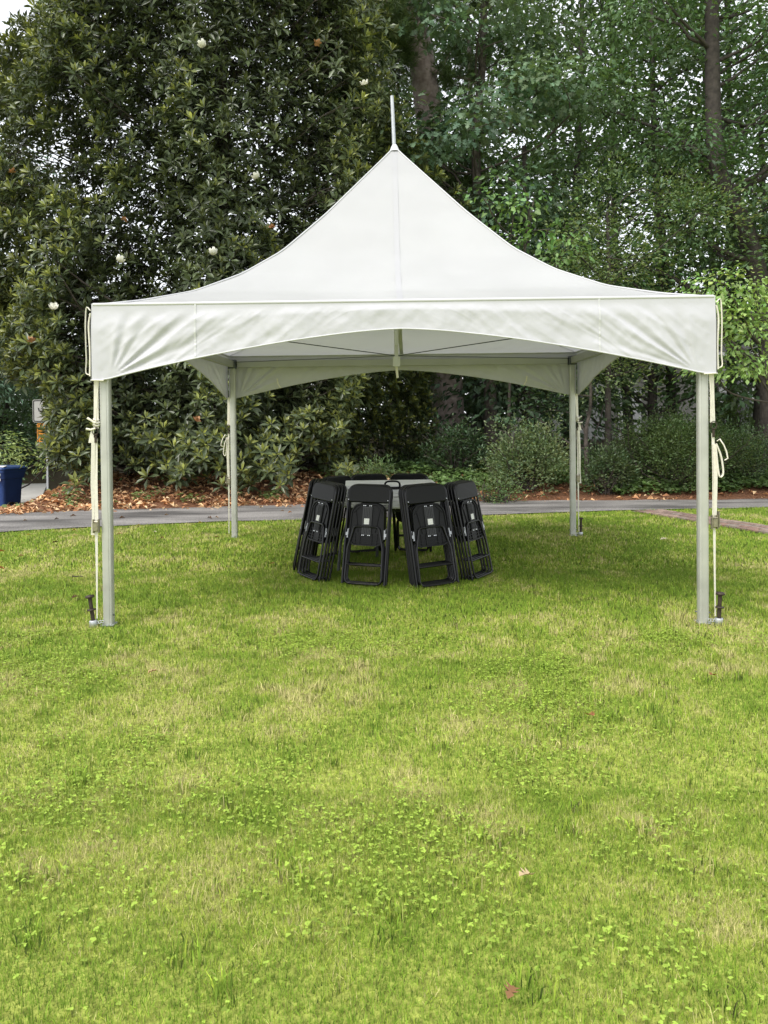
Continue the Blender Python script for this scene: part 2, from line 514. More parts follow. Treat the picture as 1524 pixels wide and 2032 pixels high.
def patch_cols(x, y, n):
    """green / yellow-green / straw by patches"""
    a = 0.27*vnoise(x, y, 1.3, 1)+0.40*vnoise(x, y, 0.31, 2)+0.33*vnoise(x, y, 0.085, 3)
    far = smooth(2.5, 9, y-CAM[1])
    g1 = np.array([0.27, 0.44, 0.042]); g2 = np.array([0.48, 0.61, 0.070]); g3 = np.array([0.76, 0.70, 0.31])
    v = (a-.5)*1.5+.5+nr_.normal(0, 0.20, n)-0.05-0.02*far
    w2 = smooth(0.33, 0.60, v)[:, None]; w3 = smooth(0.58, 0.80, v)[:, None]
    c = g1*(1-w2)+g2*w2
    c = c*(1-w3)+g3*w3
    return c*nr_.uniform(0.75, 1.25, n)[:, None]
GV, GF, GC = [], [], []
def blades(x, y, hmin, hmax, w, bend, tris):
    n = len(x)
    c = patch_cols(x, y, n)
    hh = nr_.uniform(hmin, hmax, n)*(0.75+0.5*vnoise(x, y, 0.35, 14))
    az = nr_.uniform(0, 2*PI, n); lean = np.abs(nr_.normal(0, bend, n))
    dx, dy = np.cos(az), np.sin(az)
    fa = nr_.uniform(0, 2*PI, n)
    sx, sy = np.cos(fa)*w*nr_.uniform(.6, 1.2, n), np.sin(fa)*w*nr_.uniform(.6, 1.2, n)
    z0 = -0.015
    b = np.c_[x, y, np.full(n, z0)]
    s = np.c_[sx, sy, np.zeros(n)]
    hl = np.sin(np.clip(lean, 0, 1.4)); vl = np.cos(np.clip(lean, 0, 1.4))
    tip = b+np.c_[dx*hh*hl, dy*hh*hl, hh*vl+0.01]
    off = sum(len(v) for v in GV)
    if tris == 1:
        V = np.stack([b-s, b+s, tip], 1).reshape(-1, 3)
        i = np.arange(n)*3+off
        F = np.c_[i, i+1, i+2]; kk = 3
    else:
        md = b+np.c_[dx*hh*hl*0.35, dy*hh*hl*0.35, hh*vl*0.62+0.01]
        V = np.stack([b-s, b+s, md-s*0.75, md+s*0.75, tip], 1).reshape(-1, 3)
        i = np.arange(n)*5+off
        F = np.concatenate([np.c_[i, i+1, i+3], np.c_[i, i+3, i+2], np.c_[i+2, i+3, i+4]]); kk = 5
    GV.append(V); GF.append(F); GC.append(np.repeat(c, kk, 0))
for (d0, d1, dens, h0, h1, w, bend, tr, mg) in ((1.6, 3.3, 34000, .008, .030, .0016, 1.05, 1, .7), (3.3, 5.3, 14500, .011, .036, .0023, .95, 1, .8), (5.3, 8.2, 8000, .013, .036, .0038, .85, 1, 1.0), (8.2, 16.0, 3200, .018, .042, .0072, .7, 1, 1.2)):
    x, y = scatter(d0, d1, dens, mg)
    ok = lawn_mask(x, y)
    blades(x[ok], y[ok], h0, h1, w, bend, tr)
# coarser tufts of longer blades
tx_, ty_ = scatter(1.6, 7.5, 14, .8)
rx_ = np.repeat(tx_, 34)+nr_.normal(0, .028, len(tx_)*34); ry_ = np.repeat(ty_, 34)+nr_.normal(0, .028, len(tx_)*34)
ok = lawn_mask(rx_, ry_)
blades(rx_[ok], ry_[ok], .03, .065, .0026, .6, 3)
tag(link('grass', fmesh('grass', np.concatenate(GV), np.concatenate(GF), M['grass'], np.concatenate(GC))), 'short mown lawn grass with yellow and straw patches', 'grass', None, 'stuff')

# clover patches (stuff)
def leaf_arrays(P, D, N, L, Wd, shape='kite', fold=0.25, droop=0.15):
    """P base, D direction, N normal, arrays (n,3); L, Wd arrays"""
    n = len(P)
    D = D/np.linalg.norm(D, axis=1, keepdims=True)
    Sd = np.cross(D, N); Sd /= np.linalg.norm(Sd, axis=1, keepdims=True)+1e-9
    N = np.cross(Sd, D)
    L = np.broadcast_to(L, (n,))[:, None]; Wd = np.broadcast_to(Wd, (n,))[:, None]
    def pt(a, s, z): return P+D*(L*a)+Sd*(Wd*s)+N*(z*L)
    if shape == 'kite':
        V = [pt(0, 0, 0), pt(.5, -.5, fold*.35), pt(1, 0, -droop), pt(.5, .5, fold*.35)]
        F = [(0, 2, 1), (0, 3, 2)]
    elif shape == 'long':
        V = [pt(0, 0, 0), pt(.58, -.5, fold*.2), pt(.55, 0, -.02), pt(.58, .5, fold*.2), pt(1, 0, -droop)]
        F = [(0, 2, 1), (0, 3, 2), (1, 2, 4), (2, 3, 4)]
    elif shape == 'oak':
        pr = [(0, 0), (.18, .12), (.30, .48), (.42, .16), (.58, .5), (.68, .14), (.80, .30), (1, 0)]
        out = [(a, s) for a, s in pr]+[(a, -s) for a, s in reversed(pr[1:-1])]
        V = [pt(.5, 0, 0)]+[pt(a, s, fold*abs(s)-droop*a*a) for a, s in out]
        m = len(out)
        F = [(0, 1+i, 1+(i+1) % m) for i in range(m)]
    elif shape == 'broad':
        V = [pt(0, 0, 0), pt(.3, -.5, fold*.3), pt(.75, -.35, 0), pt(1, 0, -droop), pt(.75, .35, 0), pt(.3, .5, fold*.3)]
        F = [(0, 3, 2), (0, 2, 1), (0, 5, 4), (0, 4, 3)]
    kk = len(V)
    V = np.stack(V, 1).reshape(-1, 3)
    F = (np.array(F)[None]+(np.arange(n)*kk)[:, None, None]).reshape(-1, 3)
    return V, F, kk
x, y = scatter(1.6, 5.8, 3800, .7)
m_ = (0.45*vnoise(x, y, 0.7, 31)+0.35*vnoise(x, y, 0.25, 32)+.2*vnoise(x, y, 0.07, 33)+nr_.normal(0, .10, len(x)) > 0.60+.03*smooth(3, 5.5, y-CAM[1]))
x, y = x[m_], y[m_]
n = len(x)
cz = nr_.uniform(0.002, 0.030, n)
a0 = nr_.uniform(0, 2*PI, n); csz = nr_.uniform(.0045, .0115, n)
Vs, Fs, Cs = [], [], []
off = 0
cc = np.array([0.35, 0.49, 0.075])*nr_.uniform(.5, 1.25, n)[:, None]
for k in range(3):
    a = a0+k*2*PI/3
    D = np.c_[np.cos(a), np.sin(a), nr_.uniform(-.3, .5, n)]
    V, F, kk = leaf_arrays(np.c_[x, y, cz], D, np.tile([0, 0, 1.], (n, 1))+nr_.normal(0, .35, (n, 3)), csz*nr_.uniform(.8, 1.2, n), csz*nr_.uniform(.8, 1.1, n), 'broad')
    Vs.append(V); Fs.append(F+off); Cs.append(np.repeat(cc, kk, 0)); off += len(V)
tag(link('clover', fmesh('clover', np.concatenate(Vs), np.concatenate(Fs), M['grass'], np.concatenate(Cs))), 'bright green clover patches growing through the near lawn', 'clover', None, 'stuff')

# ------------------------------------------------------------------ the tent
HT = 4.57/2
EV = 2.46          # eave height
tent = empty('frame_tent', (0, 0, 0))
tag(tent, 'white high-peak canopy tent with four aluminium legs standing on the lawn', 'tent')
pt_ = np.array([0, .02, .127, .288, .452, .585, .735, .88, 1.0]); pz_ = np.array([4.44, 4.37, 4.05, 3.57, 3.13, 2.87, 2.66, 2.535, 2.46])
def prof(m):
    # monotone smooth interpolation
    mm = np.linspace(0, 1, 201); zz = np.interp(mm, pt_, pz_)
    ker = np.hanning(17); ker /= ker.sum()
    zs = np.convolve(np.r_[[zz[0]+(zz[0]-zz[1])*0.5]*8, zz, 2*zz[-1]-zz[-2:-10:-1]], ker, 'valid')[:201]
    w = smooth(0.02, 0.08, mm)
    return np.interp(m, mm, zs*w+zz*(1-w))
HB = HT+0.06
PEAK_DX = -0.05
rows, cols = 46, 61
ms = np.linspace(0.012, 1, rows)**1.0
Vr = []
for i, m in enumerate(ms):
    for j in range(cols):
        q = -1+2*j/(cols-1)
        z = prof(m)-0.16*(1-abs(q)**1.6)*m*(1-m)*(1.3-m)
        wr = 0.013*smooth(.70, .97, m)*(1-smooth(.985, 1, m))*(vnoise(abs(q)*5+m*9, m*4, .30, 6)-.5)+0.008*(vnoise(q*m*6, m*9, .8, 16)-.5)*smooth(0, .2, m)*(1-smooth(.9, 1, m))
        Vr.append((HB*m*q, -HB*m, float(z+wr)))
Fr = []
for i in range(rows-1):
    for j in range(cols-1):
        a = i*cols+j
        Fr.append((a, a+cols, a+cols+1, a+1))
rp = MB().add(Vr, Fr, True)
roof_me = rp.mesh('roof_panel', M['canvas'])
cs = MB(); hs = MB()
cs_p = []; hs_p = []
for m in np.linspace(0.012, 0.995, 40):
    z = prof(m)
    cs_p.append((0, -HB*m, float(z-0.16*m*(1-m)*(1.3-m))+0.003)); hs_p.append((-HB*m, -HB*m, float(z)+0.004))
cs.ribbon(cs_p, 0.05, (1, 0, 0), 0.003)
hs.tube(hs_p, 0.008, 6)
cs_me, hs_me = cs.mesh('center_seam', M['canvas']), hs.mesh('hip_seam', M['seam'])
# valance with folds fanning up from the lower corners
nu, nv = 421, 52
def zbot(u):
    a = abs(u)
    if a > 0.962: return 1.890
    return 1.890+0.362*(1-(a/0.962)**1.5)
folds = [(14, 2.2, .011), (21, 3.0, -.015), (29, 3.2, .020), (37, 3.0, -.018), (45, 3.5, .017), (54, 3.0, -.010), (62, 4, .012), (73, 4, -.009), (83, 5, .010)]
def valance(seed):
    V = []
    rg = random.Random(seed)
    fl = [[(a+rg.uniform(-3, 3), w, h*rg.uniform(.6, 1.2)) for a, w, h in folds] for _ in range(2)]
    for i in range(nu):
        u = -1+2*i/(nu-1)
        x = (HB+0.012)*u
        zb = zbot(u)
        for j in range(nv):
            v = j/(nv-1)
            z = EV+0.004+(zb-EV-0.004)*v
            off = 0.0
            for sgn, fs in ((-1, fl[0]), (1, fl[1])):
                ax, az = sgn*0.945*HB, 1.905
                dx, dz = (ax-x)*sgn, z-az
                r = math.hypot(dx, dz)
                ph = math.degrees(math.atan2(dz, dx)) if r > 1e-4 else 45
                env = smooth(0.0, 0.22, r)*math.exp(-(r/0.85)**2)
                for a, w, h in fs:
                    off += h*math.exp(-((ph-a)/w)**2)*float(env)
                # long diagonal drag wrinkles
                al = dx*0.80+dz*0.6; ac = -dx*0.6+dz*0.80
                off += 0.016*(float(vnoise(ac, al*0.10, 0.055, 40+seed))-.5)*float(smooth(.25, .7, r))*0.55*math.exp(-(dx/1.9)**2)
                rdg = 1-abs(2*float(vnoise(ac, al*.13, .085, 70+seed))-1)
                off += 0.014*max(0, rdg-.55)*float(smooth(.12, .5, r))*math.exp(-(dx/1.7)**2)
                r2 = 1-abs(2*float(vnoise(ac*1.0+.03*math.sin(al*7), al*.22, .046, 80+seed))-1)
                off += 0.007*max(0, r2-.6)*float(smooth(.10, .4, r))*math.exp(-(dx/2.2)**2)
            off += 0.010*(float(vnoise(x, z*1.4, .16, 50+seed))-.5)+0.004*(float(vnoise(x*1.2, z, .05, 60))-.5)
            edge = float(smooth(.07, .34, v))
            dcorner = float(smooth(1.0, .965, abs(u)))
            V.append((x, -(HB+0.012)-0.012*edge-off*edge*dcorner, z))
    F = []
    for i in range(nu-1):
        for j in range(nv-1):
            a = i*nv+j
            F.append((a, a+1, a+nv+1, a+nv))
    return MB().add(V, F, True).mesh('valance', M['valance']), V
val_me, VV = valance(1)
val_me2, VV2 = valance(5)
def hem(V, row, r, name):
    m = MB(); m.tube([V[i*nv+row] for i in range(0, nu, 6)], r, 6); return m.mesh(name, M['seam'])
hem_me, hem_me2 = hem(VV, nv-1, 0.006, 'hem'), hem(VV2, nv-1, 0.006, 'hem')
eave_me = MB().tube([(x, -(HB+0.004), EV+0.004) for x in np.linspace(-HB, HB, 30)], 0.014, 8).mesh('eave_piping', M['seam'])
def vseam(V, px_):
    i = int((px_/(HB+.012)+1)/2*(nu-1))
    m = MB(); m.ribbon([(V[i*nv+j][0], V[i*nv+j][1]-0.002, V[i*nv+j][2]) for j in range(nv)], 0.014, (1, 0, 0), 0.003)
    return m.mesh('valance_seam', M['seam'])
vs_l, vs_r = vseam(VV, -1.55), vseam(VV, 1.50)
band = MB()
band.ribbon([(x, -(HB+0.0165), EV-0.045) for x in np.linspace(-HB+.01, HB-.01, 20)], 0.075, (0, 0, 1), 0.004)
band_me = band.mesh('top_band', M['canvas'])
for k in range(4):
    a = k*PI/2
    ca_, sa_ = round(math.cos(a)), round(math.sin(a))
    def turned(me):
        me = me.copy()
        co = np.empty(len(me.vertices)*3, np.float32); me.vertices.foreach_get('co', co); co = co.reshape(-1, 3)
        x_, y_ = co[:, 0]*ca_-co[:, 1]*sa_, co[:, 0]*sa_+co[:, 1]*ca_
        m_r = np.clip(np.maximum(np.abs(x_), np.abs(y_))/HB, 0, 1)
        co[:, 0], co[:, 1] = x_+PEAK_DX*(1-m_r), y_
        me.vertices.foreach_set('co', co.ravel()); me.update()
        return me
    rp_o = link('roof_panel', turned(roof_me), tent)
    for nm, me in (('center_seam', cs_me), ('hip_seam', hs_me), ('eave_piping', eave_me)):
        c = link(nm, turned(me), rp_o)
    vo = link('valance', val_me if k == 0 else val_me2, tent); vo.rotation_euler = (0, 0, a)
    link('hem', hem_me if k == 0 else hem_me2, vo)
    if k == 0:
        link('valance_seam', vs_l, vo); link('valance_seam', vs_r, vo)
    # leg, bracket, beam, cable at corner k (front-left first)
    cx, cy = [(-HT, -HT), (HT, -HT), (HT, HT), (-HT, HT)][k]
    lg = MB()
    lg.box((0, 0, 1.15), (0.072, 0.072, 2.30), bev=0.012)
    for s_ in (-1, 1):          # shallow extrusion grooves stand proud as thin ribs
        lg.box((s_*0.037, 0, 1.15), (0.004, 0.034, 2.28)); lg.box((0, s_*0.037, 1.15), (0.034, 0.004, 2.28))
    lo = lg.build('leg', M['alu'], tent, (cx, cy, 0))
    MB().box((0, 0, 0.0), (0.10, 0.10, 0.010)).build('base_plate', M['galv'], lo)
    MB().tube([(-0.05, 0.02, 0.075), (0.05, -0.02, 0.075)], 0.006, 6).build('base_pin', M['alu_dark'], lo)
    MB().box((0, 0, 0), (0.098, 0.098, 0.115), bev=0.012).build('corner_bracket', M['alu_dark'], tent, (cx, cy, 2.345))
    bm = MB().box((0, 0, 0), (4.57-0.12, 0.06, 0.085), bev=0.01)
    bo = bm.build('beam', M['alu_beam'], tent, (0, 0, 0)); bo.location = ((0, -HT, 2.345), (HT, 0, 2.345), (0, HT, 2.345), (-HT, 0, 2.345))[k]
    bo.rotation_euler = (0, 0, a)
    MB().tube([(cx*.98, cy*.98, 2.37), (PEAK_DX, 0, 2.245)], 0.005, 6).build('cable', M['alu_dark'], tent)
mast = MB().box((0, 0, 1.06), (.046, .046, 2.14), bev=.006).build('mast', M['alu'], tent, (PEAK_DX, 0, 2.23))
MB().tube([(0, 0, 2.10), (-0.012, 0, 2.47), (-0.022, 0, 2.74)], [0.020, 0.019, 0.018], 8).build('finial_rod', M['galv'], mast)
MB().lathe([(0.0, 4.46), (0.022, 4.46), (0.034, 4.44), (0.05, 4.40), (0.06, 4.385)], 16).build('peak_cap', M['seam'], tent, (PEAK_DX, 0, 0))
MB().box((0, -.028, .20), (0.032, 0.01, 0.15)).build('mast_plate', M['seam'], mast)
MB().box((0, 0, -.05), (0.075, 0.075, 0.10)).build('mast_base', M['seam'], mast)
MB().ribbon([(0.0, -0.01, -.10), (0.004, -0.015, -.16), (0.010, -0.02, -.22)], 0.026, (1, 0.2, 0), 0.003).build('hanging_strap', M['web'], mast)

# corner cords of the cover
for sx in (-1, 1):
    cl = MB()
    x0 = sx*(HB+0.02)
    cl.tube([tuple(p) for p in catmull([(x0, -HB-.01, 2.42), (x0+sx*.035, -HB, 2.44), (x0+sx*.045, -HB, 2.28), (x0+sx*.045, -HB+.01, 2.05), (x0+sx*.05, -HB+.01, 1.95), (x0+sx*.02, -HB+.01, 1.93)], 5)], 0.008, 6, flat=.5)
    cl.tube([tuple(p) for p in catmull([(x0, -HB-.01, 2.40), (x0+sx*.02, -HB, 2.3), (x0+sx*.012, -HB, 2.1), (x0+sx*.016, -HB, 1.92)], 5)], 0.007, 6)
    cl.tube([(x0-sx*.10, -HB-.03, 1.885), (x0-sx*.02, -HB-.035, 1.888), (x0+sx*.005, -HB, 1.89)], 0.006, 6)
    cl.build('corner_cord', M['web'], tent)
    MB().ribbon([(sx*HT*.74, HT+.05, 2.15), (sx*HT*.735, HT+.05, 2.08), (sx*HT*.72, HT+.05, 2.02)], .02, (1, 0, 0)).build('loose_tie', M['web'], tent)

# ratchet straps and stakes at the legs
def strap(cx, cy, sx, front, label, kind):
    t = empty('ratchet_strap', (cx, cy, 0))
    tag(t, label, 'strap', 'ratchet straps tying the tent down')
    x = sx*0.064
    ys = -0.035 if front else 0.0
    w = MB()
    w.ribbon([(x*.90, ys, 1.90), (x*.96, ys, 1.70), (x, ys, 1.52)], [.034, .034, .04], (1, .15, 0), .004)
    w.ribbon([(x, ys-.006, 1.44), (x+sx*.004, ys-.01, 1.1), (x+sx*.004, ys-.01, .80)], [.022, .022, .026], (1, .2, 0), .004)
    w.ribbon([(x+sx*.006, ys-.012, .74), (x+sx*.008, ys-.012, .4), (x+sx*.012, ys-.012, .055)], [.022, .014, .010], (1, .3, 0), .004)
    w.build('webbing', M['web'], t)
    MB().tube([(sx*.03, ys-.025, 1.885), (x*.9, ys-.02, 1.56)], .004, 6).build('cord', M['web'], t)
    k = MB()
    ring = [(x+.022*math.cos(a), ys-.02, 1.50+.03*math.sin(a)) for a in np.linspace(0, 2*PI, 13)[:-1]]
    k.tube(ring, .004, 6, closed=True); k.box((x, ys-.014, 1.445), (.016, .012, .07)); k.build('ring_hook', M['steel'], t)
    kn = MB()
    if kind == 'knot':
        for z, r_ in ((1.545, .020), (1.565, .023), (1.585, .018)):
            kn.tube([(x+r_*math.cos(a), ys+r_*.7*math.sin(a), z+.006*math.sin(2*a)) for a in np.linspace(0, 2*PI, 11)[:-1]], .008, 6, closed=True)
        kn.tube([(x, ys-.02, 1.56), (x+sx*.03, ys-.03, 1.585), (x+sx*.055, ys-.03, 1.60)], [.010, .009, .011], 6)
        kn.tube([(x, ys-.02, 1.52), (x+sx*.03, ys-.03, 1.51), (x+sx*.065, ys-.03, 1.517)], [.010, .009, .010], 6)
        kn.ribbon([(x+sx*.02, ys-.02, 1.51), (x+sx*.03, ys-.02, 1.45), (x+sx*.035, ys-.02, 1.41)], [.02, .032, .036], (1, .2, 0), .005)
        kn.ribbon([(x+sx*.016, ys-.02, 1.45), (x+sx*.028, ys-.016, 1.1), (x+sx*.03, ys-.01, .85), (x+sx*.034, ys-.01, .70)], [.026, .03, .018, .03], (1, .3, 0), .004)
    else:
        kn.tube([(x+sx*.03, ys-.01, 1.38), (x+sx*.045, ys-.02, 1.395), (x+sx*.075, ys-.02, 1.35), (x+sx*.095, ys-.02, 1.30), (x+sx*.105, ys-.02, 1.25), (x+sx*.08, ys-.02, 1.235)], [.008, .010, .009, .011, .010, .008], 6, flat=.6)
        kn.tube([tuple(p) for p in catmull([(x+sx*.02, ys-.015, 1.36), (x+sx*.055, ys-.02, 1.26), (x+sx*.07, ys-.02, 1.14), (x+sx*.045, ys-.02, 1.11), (x+sx*.03, ys-.02, 1.18), (x+sx*.015, ys-.02, 1.34)], 4)], .013, 6, flat=.5)
        kn.ribbon([(x+sx*.01, ys-.015, 1.36), (x+sx*.014, ys-.02, 1.1), (x+sx*.012, ys-.015, .82)], [.03, .028, .022], (1, .2, 0), .006)
    kn.build('loose_end', M['web'], t)
    b = MB()
    yr = ys-.02
    for s_ in (-1, 1): b.box((x+sx*.004+s_*.020, yr, .77), (.005, .035, .105))
    b.tube([(x+sx*.004-.024, yr, .80), (x+sx*.004+.024, yr, .80)], .010, 8); b.tube([(x+sx*.004-.024, yr, .735), (x+sx*.004+.024, yr, .735)], .008, 8)
    b.box((x+sx*.004, yr-.018, .765), (.030, .006, .06))
    if kind != 'knot': b.box((x+sx*.034, yr, .79), (.006, .045, .12)).tube([(x+sx*.02, yr, .745), (x+sx*.05, yr, .745)], .009, 8)
    b.build('ratchet', M['brass'], t)
    return t
def stake(cx, cy, sx, lean, label):
    t = empty('stake', (cx, cy, 0))
    t.rotation_euler = (0, lean, 0)
    tag(t, label, 'stake', 'steel stakes beside the tent legs')
    MB().tube([(0, 0, -0.25), (0, 0, .225)], .015, 10).build('shaft', M['steel'], t)
    MB().lathe([(0, .215), (.032, .218), (.034, .226), (.030, .236), (0, .238)], 14).build('head', M['steel'], t)
    MB().lathe([(.015, .118), (.033, .120), (.034, .128), (.015, .131)], 14).build('collar', M['steel'], t)
    MB().lathe([(.016, -.02), (.030, -.02), (.031, .038), (.028, .042), (.016, .042)], 14).build('sleeve', M['galv'], t)
    l = MB()
    for i in range(3): l.tube([(-sx*(.03+.02*i)+.012*math.cos(a), .006*math.sin(a)*(1 if i % 2 else 0), .022+.010*math.sin(a)) for a in np.linspace(0, 2*PI, 9)[:-1]], .003, 5, closed=True)
    l.build('chain', M['galv'], t)
    return t
for sx, sy, kd, where in ((-1, -1, 'knot', 'lawn-side leg toward the bin'), (1, -1, 'loop', 'lawn-side leg toward the brick path'), (-1, 1, 'loop', 'drive-side leg toward the bin'), (1, 1, 'knot', 'drive-side leg toward the brick path')):
    strap(sx*HT, sy*HT, sx, sy < 0, 'cream ratchet strap with %s on %s' % ('knotted end' if kd == 'knot' else 'looped end', where), kd)
    if (sx, sy) != (-1, 1):
        stake(sx*(HT+.10), sy*HT-(.05 if sy < 0 else 0), sx, {(-1, -1): -.13, (1, -1): .05, (1, 1): .04}[(sx, sy)], 'rusty flat-headed stake beside the %s' % where)

# ------------------------------------------------------------------ round table with folded tables on it
TC = (-0.085, 0.06)
tb = empty('round_table', (TC[0], TC[1], 0))
tag(tb, 'round grey plastic table under the tent with chair stacks leaning on its rim', 'table')
MB().lathe([(0, .700), (.735, .700), (.757, .706), (.762, .722), (.757, .738), (.745, .742), (0, .742)], 64).build('tabletop', M['table'], tb)
for k in range(4):
    a = R(200+90*k)
    lx, ly = .63*math.cos(a), .63*math.sin(a)
    l = MB().tube([(lx*.72, ly*.72, .70), (lx*.95, ly*.95, .3), (lx, ly, 0.0)], .016, 10)
    l.build('leg', M['legmetal'], tb)
MB().tube([(.45*math.cos(R(200)), .45*math.sin(R(200)), .64), (.45*math.cos(R(290)), .45*math.sin(R(290)), .64)], .012, 8).tube([(.45*math.cos(R(20)), .45*math.sin(R(20)), .64), (.45*math.cos(R(110)), .45*math.sin(R(110)), .64)], .012, 8).build('leg_brace', M['legmetal'], tb)
def folded_table(z, rz, dx, label, handle):
    t = empty('folded_table', (TC[0]+dx, TC[1]-.02, z), rz)
    tag(t, label, 'folding table', 'folded tables stacked on the round table')
    wx, wy, th = .95, .76, .078
    MB().box((0, 0, .018), (wx, wy, .034), bev=.03).build('lower_half', M['table_pale'], t)
    MB().box((0, 0, .018+.042), (wx, wy, .034), bev=.03).build('upper_half', M['table_pale'], t)
    MB().box((0, 0, .039), (wx-.05, wy-.05, .0075)).build('inner_frame', M['legmetal'], t)
    if handle:
        h = MB()
        h.tube([tuple(p) for p in catmull([(-.075, -wy/2-.01, .055), (-.075, -wy/2-.03, .092), (-.055, -wy/2-.04, .118), (0, -wy/2-.042, .124), (.055, -wy/2-.04, .118), (.075, -wy/2-.03, .092), (.075, -wy/2-.01, .055)], 4)], .010, 8)
        h.box((0, -wy/2-.012, .055), (.20, .018, .02)); h.build('handle', M['black'], t)
        MB().box((-.36, -wy/2-.006, .055), (.05, .012, .012)).build('latch', M['black'], t)
    return t
folded_table(.744, R(2), -.05, 'grey fold-in-half table lying folded directly on the round table', False)
folded_table(.744+.080, R(4), -.045, 'grey fold-in-half table with black carry handle, topmost on the round table', True)

# ------------------------------------------------------------------ folded black chairs
def rrect(x0, x1, z0, z1, r, n=5, rb=None):
    rb = r if rb is None else rb
    out = []
    for (cx, cz, a0, q) in ((x1-r, z1-r, 0, r), (x0+r, z1-r, 90, r), (x0+rb, z0+rb, 180, rb), (x1-rb, z0+rb, 270, rb)):
        for k in range(n): out.append((cx+q*math.cos(R(a0+90*k/(n-1))), cz+q*math.sin(R(a0+90*k/(n-1)))))
    return out
CH = {}
# local frame: x across, z up the folded chair, -y towards the viewer (outside of the stack)
hw = .212
up_u = [(-hw, 0, .0), (-hw, 0, .80)]+[(-hw+.075-.075*math.cos(a), 0, .865+.075*math.sin(a)) for a in np.linspace(0, PI/2, 6)]
up_u += [(-x, y, z) for x, y, z in reversed(up_u)]
CH['frame'] = MB().tube(up_u, .0115, 8).mesh('frame', M['blacktube'])
lw = .185
lo_ = [(lw-.05+.05*math.cos(a), -.016, .062-.05+.05*math.sin(a)+.0) for a in np.linspace(0, -PI/2, 5)]
loop = [(-lw*.72+.04-.04*math.cos(a), -.016, .505+.04*math.sin(a)) for a in np.linspace(0, PI/2, 5)]
right = [(-x, y, z) for x, y, z in reversed(loop)]
botr = [(lw-.05+.05*math.cos(a), -.016, .055+.05*math.sin(a)) for a in np.linspace(0, -PI/2, 5)]
botl = [(-x, y, z) for x, y, z in reversed(botr)]
CH['leg_loop'] = MB().tube(loop+right+[(lw-.01, -.016, .34)]+botr+botl+[(-lw+.01, -.016, .34)], .0105, 8, closed=True).mesh('leg_loop', M['blacktube'])
CH['crossbar'] = MB().tube([(-lw-.0, -.014, .185), (-lw+.03, -.018, .180), (lw-.03, -.018, .180), (lw, -.014, .185)], .009, 8).mesh('crossbar', M['blacktube'])
# backrest: curved panel
bo2 = rrect(-.215, .215, .775, .945, .07, 7, .03)
def curved(poly, y0, th, bow):
    V = []; n = len(poly)
    for yy in (y0, y0+th):
        for x, z in poly: V.append((x, yy+bow*(x/.215)**2, z))
    ins = [(x*.93, (z-.86)*.90+.86) for x, z in poly]
    for x, z in ins: V.append((x, y0-.007+bow*(x/.215)**2, z))
    F = [(i, n+i, n+(i+1) % n, (i+1) % n) for i in range(n)]
    F += [(i, (i+1) % n, 2*n+(i+1) % n, 2*n+i) for i in range(n)]
    return V, F, n
V, F, n = curved(bo2, -.012, .022, .006)
m = MB().add(V, F); 
# fill the front (inner ring) and back as strips over x
m.add([V[2*n+i] for i in range(n)], [tuple(range(n))]); m.add([V[n+i] for i in range(n)], [tuple(range(n-1, -1, -1))])
CH['backrest'] = m.mesh('backrest', M['black'])
seat_o = rrect(-.178, .178, .375, .765, .09, 7, .06)
seat_o = [(x*(1.0 if z < .6 else 1.0-.12*(z-.6)/.165), z-(.022*(1-(x/.178)**2) if z < .46 else 0)) for x, z in seat_o]
s_ = MB()
n = len(seat_o)
V = [(x, .010, z) for x, z in seat_o]+[(x, -.014, z) for x, z in seat_o]+[(x*.94, -.014, (z-.57)*.94+.57) for x, z in seat_o]+[(x*.92, -.004, (z-.57)*.92+.57) for x, z in seat_o]
F = []
for r_ in range(3): F += [(r_*n+i, r_*n+(i+1) % n, (r_+1)*n+(i+1) % n, (r_+1)*n+i) for i in range(n)]
F += [tuple(range(3*n, 4*n)), tuple(range(n-1, -1, -1))]
s_.add(V, F)
for zz in (.40, .425, .455): s_.box((0, -.009, zz), (.30, .010, .005))
for xx in (-.11, -.06, .06, .11): s_.box((xx, -.0085, .43), (.005, .009, .10))
for sx in (-1, 1):
    s_.box((sx*.105, -.008, .60), (.006, .008, .22), Matrix.Rotation(sx*.16, 3, 'Y'))
    s_.box((sx*.115, -.008, .705), (.006, .008, .09), Matrix.Rotation(-sx*.8, 3, 'Y'))
CH['seat'] = s_.mesh('seat', M['black'])
r_ = MB().box((0, -.012, .60), (.095, .008, .27))
for i in range(5): r_.box((-.034+.017*i, -.018, .60), (.006, .006, .25))
CH['seat_rib'] = r_.mesh('seat_rib', M['ribs'])
CH['sticker'] = MB().box((0, -.022, .595), (.052, .002, .055)).mesh('sticker', M['sticker'])
b = MB()
for zz in (.745, .462):
    for xx in (-.038, -.022, .022, .038): b.box((xx, -.019, zz), (.009, .006, .007))
CH['bolt_row'] = b.mesh('bolt_row', M['zinc'])
for sx, nm in ((-1, 'hinge'), (1, 'hinge')):
    CH[nm+str(sx)] = MB().box((sx*.186, -.010, .475), (.010, .016, .085), Matrix.Rotation(sx*-.06, 3, 'Y')).box((sx*.194, -.016, .47), (.022, .004, .03)).mesh('hinge', M['hinge'])
b = MB()
for sx in (-1, 1): b.box((sx*.2, -.0225, .80), (.007, .004, .007))
CH['back_bolt'] = b.mesh('back_bolt', M['zinc'])
chair0 = empty('folding_chair')
tag(chair0, 'x', 'folding chair', 'folded black chairs stacked around the round table')
for nm, par in (('frame', None), ('leg_loop', None), ('crossbar', None), ('backrest', None), ('seat', None), ('hinge-1', None), ('hinge1', None)):
    CH[nm+'_o'] = link(nm.rstrip('-1'), CH[nm], chair0)
CH['back_bolt_o'] = link('back_bolt', CH['back_bolt'], CH['backrest_o'])
